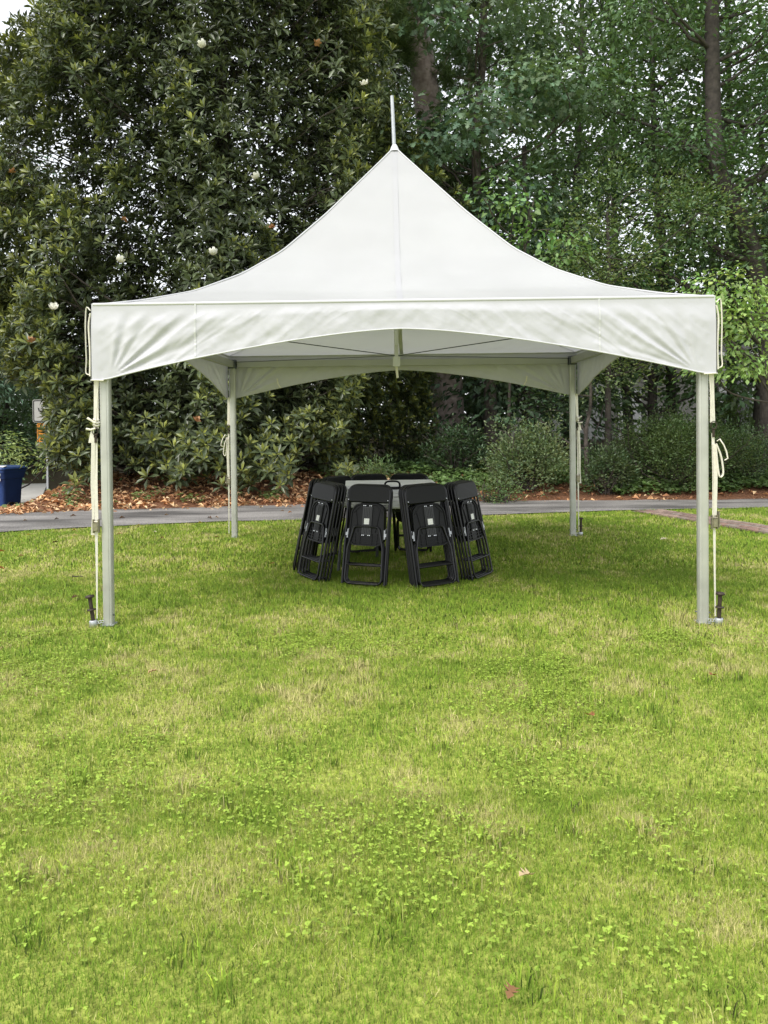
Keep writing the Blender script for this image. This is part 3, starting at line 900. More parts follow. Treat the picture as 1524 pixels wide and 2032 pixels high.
for nm in ('seat_rib', 'sticker', 'bolt_row'): link(nm, CH[nm], CH['seat_o'])
def copy_tree(o, parent=None):
    c = o.copy(); COL.objects.link(c)
    if parent is not None: c.parent = parent
    for ch in list(o.children): copy_tree(ch, c)
    return c
ordn = ['outermost', 'second from outside', 'third from outside', 'fourth from outside', 'fifth from outside']
# azimuth (deg, 0 = towards viewer, + right), outer bottom radius, count, description
stacks = [(-17, 1.03, 3, 'just bin-side of the carry handle'), (22, 1.03, 5, 'just path-side of the carry handle'),
          (56, 0.95, 4, 'facing the brick path'), (-54, 1.02, 4, 'facing the lawn-side leg toward the bin'),
          (-90, 1.03, 4, 'standing edge-on facing the bin'), (168, 0.98, 3, 'behind the table, facing the shrubs'),
          (203, 0.98, 3, 'behind the table, facing the magnolia'), (-124, 1.0, 3, 'facing the drive-side leg toward the bin')]
first = True
TILT = R(11.5)
ROLL = {22: -.045, -17: .012, 56: -.03, -54: .04}
for az, rb_, cnt, desc in stacks:
    a = R(az)
    ox, oy = math.sin(a), -math.cos(a)
    rj = random.Random(az+500)
    for i in range(cnt):
        o = chair0 if first else copy_tree(chair0)
        first = False
        inner = 0.79+0.7*math.tan(TILT)      # ground radius of the chair that touches the rim
        r_b = inner+0.012+0.036*(cnt-1-i)
        o.location = (TC[0]+ox*r_b+rj.uniform(-.004, .004)*oy, TC[1]+oy*r_b, 0.012)
        o.rotation_mode = 'XYZ'
        o.rotation_euler = (-TILT, ROLL.get(az, 0)+rj.uniform(-.006, .006), math.atan2(ox, -oy)+rj.uniform(-.015, .015))
        o['label'] = 'folded black chair, %s in stack %s' % (ordn[i], desc)

# ------------------------------------------------------------------ trees
def unit(v): return v/(np.linalg.norm(v, axis=-1, keepdims=True)+1e-9)
class Foliage:
    def __init__(s): s.V = []; s.F = []; s.C = []; s.n = 0
    def add(s, V, F, kk, col):
        s.V.append(V); s.F.append(F+s.n); s.C.append(np.repeat(col, kk, 0)); s.n += len(V)
    def build(s, name, mt, parent, origin=(0, 0, 0)):
        V = np.concatenate(s.V)-np.array(origin)
        return link(name, fmesh(name, V, np.concatenate(s.F), mt, np.concatenate(s.C)), parent)

def sprays(fol, rg, centers, radii, per_blob, leaves, size, aspect, shape, col, cvar, flat=0.35, spray_r=0.42, droop=0.25, lift=0.0, shell=0.55):
    """clumps of leafy sprays inside each blob; every spray is a tilted flattened cloud of leaves"""
    tips = []
    for c, r in zip(centers, radii):
        k = max(1, int(per_blob*(r[0]*r[1]*r[2])**(2/3)))
        dirs = unit(rg.normal(size=(k, 3)))
        rad = shell+(1-shell)*rg.random(k)**0.6
        sc = c+dirs*rad[:, None]*r
        tips.append((c, sc))
        n = k*leaves
        idx = np.repeat(np.arange(k), leaves)
        g = rg.normal(size=(n, 3))*np.array([spray_r, spray_r, spray_r*flat])
        # tilt the spray downwards away from the blob centre
        out = dirs[idx]
        g[:, 2] -= 0.35*(g[:, 0]*out[:, 0]+g[:, 1]*out[:, 1])
        P = sc[idx]+g
        D = unit(out*0.7+unit(g)*0.8+rg.normal(size=(n, 3))*0.45)
        D[:, 2] = D[:, 2]*0.6-droop+lift
        N = np.array([0, 0, 1.0])+rg.normal(size=(n, 3))*0.45+out*0.35
        L = size*rg.uniform(0.65, 1.25, n)
        V, F, kk = leaf_arrays(P, D, N, L, L*aspect*rg.uniform(.8, 1.2, n), shape)
        sprayc = rg.uniform(1-cvar, 1+cvar, k)[idx]
        hue = rg.normal(0, .10, k)[idx]
        cl = np.array(col)*2.0*(sprayc*rg.uniform(.75, 1.25, n))[:, None]
        cl = cl*np.c_[1+hue, np.ones(n), 1-hue*.5]
        cl = cl*1.12*.82+cl.mean(1, keepdims=True)*1.12*.18  # leaf colours lightened and greyed in place of haze over the canopy
        fol.add(V, F, kk, np.clip(cl, 0.004, 0.8))
    return tips
def limb(mb, a, b, r0, r1, rg, sag=0.12, n=6, seg=6):
    a, b = np.array(a, float), np.array(b, float)
    L = np.linalg.norm(b-a)
    pts = []
    off = rg.normal(size=3)*L*sag
    for i in range(n+1):
        t = i/n
        pts.append(a+(b-a)*t+off*math.sin(PI*t)+rg.normal(size=3)*L*.012*(0 < i < n))
    mb.tube(pts, list(np.linspace(r0, r1, n+1)), seg)
def nearest_on(path, p, below=0.6):
    P = np.array(path)
    dd = np.linalg.norm(P[:, :2]-p[:2], axis=1)*0.6+np.abs(P[:, 2]-(p[2]-below*np.linalg.norm(P[:, :2]-p[:2], axis=1)))
    return int(np.argmin(dd))
def tree(name, label, trunk, r0, r1, blobs, leaf, seed, bark='bark', group=None, lmat='leaf', cat='tree', limb_r=0.35, twigs=True, sides=9):
    """trunk: list of points; blobs: list of (centre, radii); leaf: dict for sprays()"""
    rg = np.random.default_rng(seed)
    base = np.array(trunk[0], float)
    root = empty(name, tuple(base))
    tag(root, label, cat, group)
    path = catmull([np.array(p, float) for p in trunk], 6)
    path[0] = path[0]-np.array([0, 0, .15])
    m = len(path)
    rad = np.linspace(r0, r1, m)*(1+0.5*np.exp(-np.arange(m)/1.6))
    tm = MB(); tm.tube([p-base for p in path], list(rad), sides)
    tm.build('trunk', M[bark], root)
    fol = Foliage()
    cs_ = [np.array(b[0], float) for b in blobs]; rs_ = [np.array(b[1], float) for b in blobs]
    tips = sprays(fol, rg, cs_, rs_, **leaf)
    lm = MB(); tw = 0
    for (c, sc) in tips:
        i = nearest_on(path, c)
        ra = rad[i]*limb_r
        limb(lm, path[i]-base, c-base, max(.02, ra), max(.012, ra*.35), rg)
        if twigs:
            for q in sc[::5]:
                limb(lm, c-base, q-base, max(.010, ra*.3), .005, rg, .1, 3, 4); tw += 1
    lm.build('limbs', M[bark], root)
    fol.build('crown', M[lmat], root, base)
    return root
def blob_fill(rg, lo, hi, n, r, test=None, mind=0.75):
    out = []
    tries = 0
    while len(out) < n and tries < 6000:
        tries += 1
        p = rg.uniform(lo, hi)
        if test is not None and not test(p): continue
        rr_ = rg.uniform(r[0], r[1])
        if any(np.linalg.norm(p-q)/(rr_+s[0]) < mind*0.75 for q, s in out): continue
        out.append((p, np.array([rr_, rr_, rr_*rg.uniform(.6, .85)])))
    return out

# ---- magnolia: rosettes of long glossy leaves
rgm = np.random.default_rng(11)
MX, MY = -4.35, 10.6
mbase = np.array([MX, MY, hz(MX, MY)])
mag = empty('magnolia_tree', tuple(mbase))
tag(mag, 'huge dark glossy-leaved magnolia with cream flowers, sweeping down to the litter bank', 'tree')
def rosette(rg, nl, new):
    """one cluster, stem tip at origin, axis +Z: leaves V,F,C"""
    P = []; D = []; L = []; Wd = []; C = []
    for i in range(nl):
        a = i*2.4+rg.uniform(-.3, .3)
        f = i/(nl-1)                      # 0 = young top leaf, 1 = old low leaf
        el = R(72-78*f+rg.uniform(-12, 12))
        D.append((math.cos(a)*math.cos(el), math.sin(a)*math.cos(el), math.sin(el)))
        P.append((math.cos(a)*.012, math.sin(a)*.012, .05*(1-f)-.02))
        L.append(.125+.075*min(1, f*1.6)+rg.uniform(-.02, .02)); Wd.append(.050+.020*f)
        dark = np.array([.078, .104, .048]); yng = np.array([.34, .37, .085])
        w = max(0, 1-f*1.7)*new
        C.append((dark*(1-w)+yng*w)*rg.uniform(.7, 1.3))
    P, D = np.array(P), np.array(D)
    N = np.array([0, 0, 1.])+P*0
    N = N-D*0.2+np.c_[-D[:, 0], -D[:, 1], D[:, 2]*0]*.6
    V, F, kk = leaf_arrays(P, D, N, np.array(L), np.array(Wd), 'long', .35, .10)
    return V, F, np.repeat(np.array(C), kk, 0)
variants = [rosette(rgm, int(rgm.integers(9, 13)), [0, .25, .5, .8, 1, 1][i]) for i in range(6)]
# crown surface: lumpy wide cone, skirts reach the ground
def crown_r(z, az):
    zz = z-mbase[2]
    prof_ = np.interp(zz, [0, .6, 2, 4, 7, 10, 12.5, 14], [3.7, 4.1, 4.6, 4.85, 4.9, 4.4, 3.2, 1.2])
    return prof_*(1+.13*np.sin(az*3+zz*.55)+.10*np.sin(az*5-zz*.9+1)+.07*np.sin(az*9+zz*1.7))
lumps = []
NR = 17500
zs_ = mbase[2]+0.15+13.3*rgm.random(NR*2)
azs = rgm.uniform(-PI, PI, NR*2)
fr = np.where(rgm.random(NR*2) < .62, rgm.uniform(.86, 1.03, NR*2), rgm.uniform(.45, .9, NR*2))
rad = crown_r(zs_, azs)*fr
pos = np.c_[MX+rad*np.cos(azs), MY+rad*np.sin(azs), zs_]
# clumpy density with gaps; thin the unseen far side
den = .5*vnoise(azs*4.2, zs_, .95, 71)+.5*vnoise(azs*4.2+9, zs_, .42, 72)
keep = (den > .30) | (fr < .86)
keep &= (np.sin(azs) < .2) | (rgm.random(NR*2) < .15)
pos, azs, fr = pos[keep], azs[keep], fr[keep]
gz = height(pos[:, 0], pos[:, 1])
rel = pos-CAM; dz_ = rel@fw
ppx = PPX+FPX*(rel@rr)/dz_; ppy = PPY-FPX*(rel@uu)/dz_
lim_y = 958+14*np.sin(ppx*.021)+np.where(ppx > 570, -22, 0)
keep_edge = ~((ppy > 765) & (ppx < np.where(ppy < 892, 91, 66))) & ~((ppy > lim_y) & (ppx > 190))
keep = keep_edge & (pos[:, 2] > gz+.12) & (pos[:, 1] > fe_y(pos[:, 0])+.9+.5*np.sin(pos[:, 0]*2.2))
pos, azs, fr = pos[keep], azs[keep], fr[keep]
# interior foliage so that the crown is not see-through
ni = 3600
zi = mbase[2]+1.0+11.5*rgm.random(ni); ai = rgm.uniform(-PI, PI, ni); fi = rgm.uniform(.15, .7, ni)
ri = crown_r(zi, ai)*fi
pi_ = np.c_[MX+ri*np.cos(ai), MY+ri*np.sin(ai), zi]
rel = pi_-CAM; dz_ = rel@fw
ok = ~((PPY-FPX*(rel@uu)/dz_ > 765) & (PPX+FPX*(rel@rr)/dz_ < 95))
pos = np.concatenate([pos, pi_[ok]]); azs = np.concatenate([azs, ai[ok]]); fr = np.concatenate([fr, fi[ok]])
# low shoots in front, as in the understory below the tent roof
ls = []
for (px_, py_, dist, nsh, spread) in ((300, 890, 15.6, 26, .55), (350, 930, 15.2, 18, .4), (420, 900, 15.8, 22, .5), (520, 905, 15.4, 22, .5), (560, 935, 15.2, 16, .35), (475, 930, 15.3, 14, .3), (640, 850, 16.2, 26, .6), (690, 930, 15.9, 14, .3), (600, 860, 16.0, 20, .5), (250, 850, 15.6, 18, .5), (170, 950, 15.0, 16, .3), (150, 880, 15.6, 16, .35)):
    c = at(px_, py_, dist)
    for _ in range(nsh): ls.append(c+rgm.normal(size=3)*np.array([spread*.7, .35, spread*.55]))
ls = np.array(ls)
rel = ls-CAM; dz_ = rel@fw
ok = (ls[:, 2] > height(ls[:, 0], ls[:, 1])+.15) & (PPY-FPX*(rel@uu)/dz_ < 968)
ls = ls[ok]
pos = np.concatenate([pos, ls]); azs = np.concatenate([azs, np.full(len(ls), -PI/2)]); fr = np.concatenate([fr, np.full(len(ls), 1.)])
# loose, open crown toward the street near the top: sky shows through there
opn = smooth(-4.6, -6.6, pos[:, 0])*smooth(4.6, 6.8, pos[:, 2])
nz = .6*vnoise(pos[:, 0]*1.0, pos[:, 2], 1.0, 131)+.4*vnoise(pos[:, 0], pos[:, 2], .45, 132)
keep = nz > .40*opn-.05
pos, azs, fr = pos[keep], azs[keep], fr[keep]
n = len(pos)
axis = unit(np.c_[np.cos(azs)*.75, np.sin(azs)*.75, np.full(n, .75)]+rgm.normal(size=(n, 3))*.35)
low = smooth(3.5, 1.0, pos[:, 2]); left = smooth(-4.0, -7.5, pos[:, 0])*smooth(6.5, 3.0, pos[:, 2])
newp = rgm.random(n)+.50*low+.75*left-.02
vi = np.clip((newp*5.6).astype(int), 0, 5); vi = np.where(fr < .86, np.minimum(vi, 1), vi)
vi[-len(ls):] = np.maximum(vi[-len(ls):], rgm.integers(3, 6, len(ls)))
scl = rgm.uniform(.85, 1.35, n)
spin = rgm.uniform(0, 2*PI, n)
# frames
A = axis; B = unit(np.cross(A, np.array([.3, .2, .9]))); Cc = np.cross(A, B)
bx_ = B*np.cos(spin)[:, None]+Cc*np.sin(spin)[:, None]; by_ = np.cross(A, bx_)
front = -pos[:, 1]+.2*np.abs(pos[:, 0]-MX)*0
vis_gain = smooth(-8.8, -7.5, pos[:, 0])*(fr > .95)*(pos[:, 2] < 9.6)*(np.sin(azs) < -.15)
d_cam = np.linalg.norm(pos-CAM, axis=1)
order = np.argsort(np.where(vis_gain > .5, d_cam, 1e6))
part = np.zeros(n, bool); part[order[:300]] = True
fol = Foliage()
for v in range(6):
    V, F, C = variants[v]
    s = np.where((vi == v) & ~part)[0]
    if not len(s): continue
    VV_ = (V[None, :, 0:1]*bx_[s][:, None]+V[None, :, 1:2]*by_[s][:, None]+V[None, :, 2:3]*A[s][:, None])*scl[s][:, None, None]+pos[s][:, None]
    k_ = len(V)
    FF_ = (F[None]+(np.arange(len(s))*k_)[:, None, None]).reshape(-1, 3)
    cc_ = (C[None]*rgm.uniform(.7, 1.3, (len(s), 1, 1))).reshape(-1, 3)
    fol.V.append(VV_.reshape(-1, 3)); fol.F.append(FF_+fol.n); fol.C.append(cc_); fol.n += len(s)*k_
cr = fol.build('crown', M['gloss'], mag, mbase)
cr['kind'] = 'stuff'
vm = [fmesh('leaf_cluster', V, F, M['gloss'], C) for V, F, C in variants]
for i in np.where(part)[0]:
    o = link('leaf_cluster', vm[vi[i]], mag)
    mt_ = Matrix(((bx_[i][0], by_[i][0], A[i][0]), (bx_[i][1], by_[i][1], A[i][1]), (bx_[i][2], by_[i][2], A[i][2])))
    o.rotation_mode = 'QUATERNION'
    o.rotation_quaternion = mt_.to_quaternion()
    o.location = pos[i]-mbase
    o.scale = (scl[i],)*3
tm = MB()
tp = catmull([(0, 0, -.3), (.1, 0, 2), (-.1, .1, 5), (.1, 0, 8), (0, 0, 11), (0, 0, 13)], 5)
tm.tube(tp, list(np.linspace(.38, .05, len(tp))), 10); tm.build('trunk', M['bark'], mag)
lm = MB()
for i in range(0, n, 24):
    p = pos[i]-mbase
    h0 = max(.3, p[2]-.35*math.hypot(p[0], p[1])-.3)
    b0 = np.array([0, 0, min(h0, 12)])
    if i % 360 == 0: limb(lm, b0, p, .055, .012, rgm, .06, 6, 6)
    else:
        q = p*np.array([.55, .55, 1])+np.array([0, 0, -.4]); limb(lm, q, p, .014, .006, rgm, .08, 4, 4)
lm.build('limbs', M['bark'], mag)
# flowers and spent flowers, each a part
def flower_mesh(old):
    m = MB()
    for ring, (nn_, el, ln) in enumerate(((6, 35, .085), (4, 65, .07))):
        for i in range(nn_):
            a = 2*PI*i/nn_+ring*.5
            e = R(el if not old else el-55*random.Random(i).random())
            dv = Vector((math.cos(a)*math.cos(e), math.sin(a)*math.cos(e), math.sin(e)))
            sdv = Vector((-math.sin(a), math.cos(a), 0)); nv_ = dv.cross(sdv)
            b = Vector((0, 0, 0))
            P = [b, dv*ln*.5+sdv*.032-nv_*.012, dv*ln*.5-nv_*.022, dv*ln*.5-sdv*.032-nv_*.012, dv*ln+nv_*.012+sdv*.014, dv*ln+nv_*.012-sdv*.014]
            m.add(P, [(0, 1, 2), (0, 2, 3), (1, 4, 2), (2, 4, 5), (2, 5, 3)], True)
    m.lathe([(0, .0), (.012, .01), (.010, .035), (0, .045)], 8)
    return m.mesh('flower', M['petal_old'] if old else M['petal'])
fl_new, fl_old = flower_mesh(False), flower_mesh(True)
def put_flower(px_, py_, old, sc=1.5):
    # on the crown surface along that ray
    best = None
    for dist in np.arange(13.5, 20, .08):
        p = at(px_, py_, dist)
        az = math.atan2(p[1]-MY, p[0]-MX); r_ = math.hypot(p[0]-MX, p[1]-MY)
        if r_ < crown_r(p[2], az)*1.02: best = p; break
    if best is None: best = at(px_, py_, 15.6)
    best = best-unit(best-CAM)*.12
    o = link('spent_flower' if old else 'flower', fl_old if old else fl_new, mag)
    o.location = best-mbase; o.scale = (sc,)*3
    o.rotation_euler = (R(35), rgm.uniform(-.5, .5), rgm.uniform(0, 6))
for f in ((403, 90, 0), (510, 352, 0), (424, 502, 0), (236, 517, 0), (713, 927, 0), (107, 612, 0), (724, 168, 0), (247, 436, 1), (540, 450, 1), (629, 85, 1), (25, 340, 1), (390, 832, 1), (62, 675, 1)):
    put_flower(*f, sc=1.3 if not f[2] else .95)
# ------------------------------------------------------------------ other trees
def mk_trunk(pxs, dist0, dist1=None, ground=True):
    """pixel polyline -> 3D polyline at a distance, first point on the ground"""
    dist1 = dist1 or dist0
    out = []
    for i, (a, b) in enumerate(pxs):
        t = i/(len(pxs)-1)
        out.append(at(a, b, dist0+(dist1-dist0)*t))
    if ground:
        g = out[0]; out[0] = np.array([g[0], g[1], hz(g[0], g[1])])
    return out

# tall pine
DP = 21.0
tp = mk_trunk([(890, 940), (886, 760), (868, 480), (855, 270), (838, 130), (815, 0), (800, -160), (790, -330)], DP)
pine = empty('pine_tree', tuple(tp[0]))
tag(pine, 'tall pine with pinkish scaly trunk rising behind the tent peak', 'tree')
path = catmull(tp, 6); m = len(path)
MB().tube([p-tp[0] for p in path], list(np.linspace(.46, .26, m)), 14).build('trunk', M['pinebark'], pine)
rgp = np.random.default_rng(5)
pn = Foliage(); pl = MB()
ends = []
for (a, b, c, e, dd) in ((800, 20, 655, 75, 18.7), (812, 10, 720, 120, 18.6), (800, 30, 700, 30, 18.9), (812, 90, 770, 110, 20.0), (795, -40, 640, -60, 20.5), (800, -100, 930, -120, 20.5), (800, -150, 690, -190, 20.5), (825, 60, 880, 10, 20.0), (806, 0, 745, 40, 18.2), (868, 430, 905, 330, 20.2), (868, 470, 960, 420, 20.3), (840, 130, 950, 160, 20.2), (880, 700, 840, 660, 20)):
    p, q = at(a, b, DP), at(c, e, dd)
    pl = MB(); limb(pl, p-tp[0], q-tp[0], .085, .03, rgp, .1, 7, 6)
    for _ in range(9):
        t = rgp.uniform(.35, 1.05)
        s = p+(q-p)*t+rgp.normal(size=3)*.42
        limb(pl, p+(q-p)*min(1, t)-tp[0], s-tp[0], .018, .006, rgp, .1, 3, 4)
        ends.append((s, unit(s-p)))
    pl.build('limb', M['pinebark'], pine)
for s, dv in ends:
    for _ in range(7):
        n_ = 60
        c0 = s+rgp.normal(size=3)*.20
        D = unit(dv*.55+np.array([0, 0, .35])+rgp.normal(size=(n_, 3))*.6)
        P = c0-dv*rgp.uniform(0, .18, (n_, 1))
        V, F, kk = leaf_arrays(P, D, rgp.normal(size=(n_, 3)), rgp.uniform(.18, .27, n_), .008, 'kite', 0, .12)
        pn.add(V, F, kk, np.array([.15, .215, .085])*rgp.uniform(.7, 1.5, n_)[:, None])
pn.build('crown', M['leaf'], pine, tp[0])

# red oak in front of the pine
rg = np.random.default_rng(21)
DO = 18.6
def boxpx(x0, x1, y0, y1, d0, d1):
    a, b = at(x0, y1, d0), at(x1, y0, d1)
    return np.array([min(a[0], b[0]), a[1], min(a[2], b[2])]), np.array([max(a[0], b[0]), b[1], max(a[2], b[2])])
lo, hi = boxpx(690, 1090, -260, 600, 17.0, 20.4)
bl = blob_fill(rg, lo, hi, 40, (.6, 1.05), lambda p: not (-.9 < p[0] < .35 and p[2] > 8.6 and p[1] < 20))
tree('oak_tree', 'oak with lobed leaves toned grey-green for haze, hanging in front of the pine trunk', mk_trunk([(975, 930), (972, 760), (960, 560), (945, 300), (960, 60), (950, -250)], 19.4), .17, .07, bl,
     dict(per_blob=12, leaves=44, size=.20, aspect=.75, shape='oak', col=(.060, .104, .052), cvar=.35, flat=.45, spray_r=.34, droop=.45), 22, limb_r=.3)  # pale veil of haze put into the oak's leaf colour

# big dark-trunked tree at right
DR = 17.5
tr_ = mk_trunk([(1535, 940), (1528, 700), (1505, 560), (1478, 455), (1440, 380), (1419, 300), (1414, 150), (1412, 0), (1405, -220)], DR)
lo, hi = boxpx(1230, 1660, -320, 520, 16.2, 19.6)
bl = blob_fill(rg, lo, hi, 44, (.7, 1.2), lambda p: True)
bl = [b for b in bl if not (abs((b[0][0]-CAM[0])/(b[0][1]-CAM[1])-.40) < .03 and b[0][1] < CAM[1]+DR)]
tree('hardwood_tree', 'tall tree with dark curving trunk and low side limbs behind the tent', tr_, .25, .13, bl,
     dict(per_blob=14, leaves=72, size=.135, aspect=.5, shape='kite', col=(.045, .088, .030), cvar=.4, flat=.4, spray_r=.42, droop=.3), 31, bark='darkbark', limb_r=.3)

# small-leaved evergreen trees right of the peak
bl = blob_fill(rg, *boxpx(1130, 1330, 400, 720, 15.4, 17.4), 15, (.6, .95))
tree('laurel_tree', 'dense small-leaved evergreen tree with olive leaves behind the tent roof', mk_trunk([(1208, 915), (1207, 780), (1210, 600), (1205, 420)], 16.6), .075, .03, bl,
     dict(per_blob=24, leaves=62, size=.085, aspect=.42, shape='kite', col=(.070, .105, .032), cvar=.35, flat=.7, spray_r=.28, droop=.0, lift=.25), 33, bark='darkbark')
bl = blob_fill(rg, *boxpx(1030, 1200, 560, 830, 16.4, 18.2), 12, (.5, .8))
tree('young_holly_tree', 'young evergreen tree with bent grey stem between the azalea and the holly mound', mk_trunk([(1166, 905), (1163, 860), (1172, 800), (1168, 700), (1150, 560)], 16.4), .05, .02, bl,
     dict(per_blob=16, leaves=46, size=.11, aspect=.45, shape='kite', col=(.035, .065, .026), cvar=.35, flat=.6, spray_r=.33, droop=.1), 34, bark='bark')
# dogwood with bright horizontal sprays
bl = [(at(a, b, dd), np.array([r_, r_, r_*.42])) for a, b, dd, r_ in ((1440, 565, 14.0, .62), (1500, 600, 14.2, .6), (1395, 600, 13.9, .38), (1470, 640, 14.3, .55), (1540, 660, 14.4, .7), (1440, 690, 14.4, .5), (1500, 720, 14.6, .6), (1425, 740, 14.8, .45), (1560, 580, 14.5, .6), (1430, 640, 14.1, .35))]
tree('dogwood_tree', 'small dogwood with bright yellow-green drooping leaves beside the tent\'s eave', mk_trunk([(1545, 960), (1535, 860), (1520, 740), (1490, 620)], 15.0), .05, .02, bl,
     dict(per_blob=46, leaves=30, size=.115, aspect=.5, shape='long', col=(.135, .215, .050), cvar=.3, flat=.25, spray_r=.24, droop=.45), 35, bark='bark')
bl = [(at(a, b, dd), np.array([r_, r_, r_*.45])) for a, b, dd, r_ in ((1090, 455, 15.5, .5), (1040, 480, 15.5, .4), (1140, 470, 15.6, .45), (985, 350, 15.8, .4), (960, 395, 15.8, .4), (1020, 420, 15.6, .45), (1060, 395, 15.9, .4), (1110, 520, 15.6, .4))]
tree('maple_sapling', 'light green sapling with toothed drooping leaves by the roof slope', mk_trunk([(1010, 940), (1012, 760), (1030, 600), (1050, 430)], 18.0, 16.5), .04, .015, bl,
     dict(per_blob=26, leaves=22, size=.13, aspect=.6, shape='broad', col=(.075, .145, .035), cvar=.3, flat=.3, spray_r=.3, droop=.4), 36, bark='bark')

# thin woodland trees behind, each its own
rgb = np.random.default_rng(77)
GW = 'woodland trees standing behind the tent'
bt = [  # px of trunk base, lean px at top, distance, crown box (x0,x1,y0,y1), colour, label
    ((1335, 905), (1300, 300), 22, (1180, 1420, -200, 640), (.040, .075, .028), 'woodland tree with leaning dark stem over the holly mound'),
    ((1455, 905), (1450, 300), 23, (1380, 1640, -250, 690), (.034, .068, .026), 'woodland tree with upright dark stem standing in front of the white house'),
    ((1130, 900), (1155, 100), 26, (980, 1240, -320, 600), (.052, .095, .036), 'woodland tree with slender trunk behind the olive evergreen'),
    ((1085, 890), (1100, 300), 29, (900, 1120, -150, 720), (.045, .085, .034), 'woodland tree with grey-green crown behind the oak'),
    ((790, 900), (760, 300), 27, (640, 930, -200, 800), (.030, .058, .026), 'shady woodland tree between magnolia and pine'),
    ((1250, 895), (1215, 100), 30, (1120, 1350, -300, 500), (.058, .10, .038), 'pale-leaved woodland tree farther back on the house side'),
    ((1420, 890), (1400, 200), 31, (1330, 1600, -300, 420), (.050, .09, .034), 'woodland tree far behind the dark curving trunk'),
    ((955, 900), (940, 400), 24, (830, 1080, 380, 830), (.028, .055, .024), 'dark woodland tree filling the gap below the oak'),
    ((1060, 900), (1050, 640), 20, (960, 1130, 690, 830), (.030, .055, .024), 'low understory tree right behind the azalea'),
    ((1300, 905), (1310, 640), 21, (1180, 1380, 650, 790), (.032, .06, .022), 'low understory tree shading the holly mound'),
    ((1500, 905), (1520, 600), 20, (1400, 1640, 480, 790), (.036, .066, .024), 'understory tree between dogwood and house'),
    ((690, 900), (670, 250), 30, (560, 800, -150, 700), (.04, .075, .03), 'woodland tree glimpsed behind the magnolia edge'),
]
for i, (b0, b1, dist, (x0, x1, y0, y1), colr, lab) in enumerate(bt):
    mid = ((b0[0]+b1[0])/2+rgb.uniform(-14, 14), (b0[1]+b1[1])/2)
    lo, hi = boxpx(x0, x1, y0, y1, dist-1.6, dist+2.0)
    nb = int(np.clip((hi[0]-lo[0])*(hi[2]-lo[2])*.62, 10, 40))
    bl = blob_fill(rgb, lo, hi, nb, (.8, 1.35))
    tree('woodland_tree', lab, mk_trunk([b0, mid, b1, (b1[0]-10, b1[1]-350)], dist), .15, .06, bl,
         dict(per_blob=6.4, leaves=48, size=.17+.002*dist, aspect=.55, shape='kite', col=colr, cvar=.45, flat=.4, spray_r=.5, droop=.25), 100+i, bark='darkbark', group=GW, limb_r=.4, twigs=False, sides=7)
# left edge: cedar-like mass beyond the street and trees at the frame edge
bl = blob_fill(rgb, *boxpx(-160, 60, 330, 760, 21, 24), 16, (.9, 1.5))
tree('cedar_tree', 'dark feathery cedar beyond the street at the magnolia\'s edge', mk_trunk([(-20, 940), (-10, 700), (-20, 330)], 23), .16, .05, bl,
     dict(per_blob=9, leaves=80, size=.20, aspect=.3, shape='kite', col=(.032, .065, .035), cvar=.4, flat=.5, spray_r=.45, droop=.35), 55, bark='darkbark', twigs=False)
bl = blob_fill(rgb, *boxpx(-260, 110, 700, 930, 25, 29), 22, (1.0, 1.6))
tree('laurel_hedge', 'dark green hedge on the rise across the street behind the bin', mk_trunk([(0, 935), (10, 850), (20, 740)], 27), .12, .05, bl,
     dict(per_blob=9, leaves=80, size=.22, aspect=.4, shape='kite', col=(.045, .085, .036), cvar=.4, flat=.5, spray_r=.55, droop=.2), 56, bark='darkbark', twigs=False, cat='hedge')
bl = [(at(a, b, 18.0), np.array([r_, r_, r_*.5])) for a, b, r_ in ((-10, 880, .5), (5, 915, .4), (-40, 900, .5), (75, 905, .35), (100, 915, .3))]
tree('golden_shrub', 'yellow-green shrub showing above the blue bin', mk_trunk([(20, 965), (22, 940), (20, 900)], 18.2), .03, .012, bl,
     dict(per_blob=46, leaves=30, size=.12, aspect=.35, shape='kite', col=(.15, .20, .055), cvar=.35, flat=.5, spray_r=.22, droop=.2), 57, cat='shrub')

# distant woods reading as one dark mass low behind everything (stuff)
rgw = np.random.default_rng(88)
fol = Foliage()
n = 42000
aw = rgw.uniform(-.62, .62, n); dw = rgw.uniform(37, 46, n)
xw = CAM[0]+aw*dw; yw = CAM[1]+dw
top = 4.2+2.6*vnoise(aw*40, aw*0, 2.2, 91)+1.6*vnoise(aw*40, aw*0, .6, 92)
zw = height(xw, yw)+rgw.random(n)*top
dv = unit(rgw.normal(size=(n, 3)))
L = rgw.uniform(.25, .45, n)
V, F, kk = leaf_arrays(np.c_[xw, yw, zw], dv, np.array([0, -.4, 1.])+rgw.normal(size=(n, 3))*.5, L, L*.6, 'kite')
fol.add(V, F, kk, np.array([.045, .075, .036])*rgw.uniform(.6, 1.5, n)[:, None])
o = fol.build('distant_woods', M['leaf'], None); tag(o, 'dark distant woods behind the house and trees', 'woods', None, 'stuff')

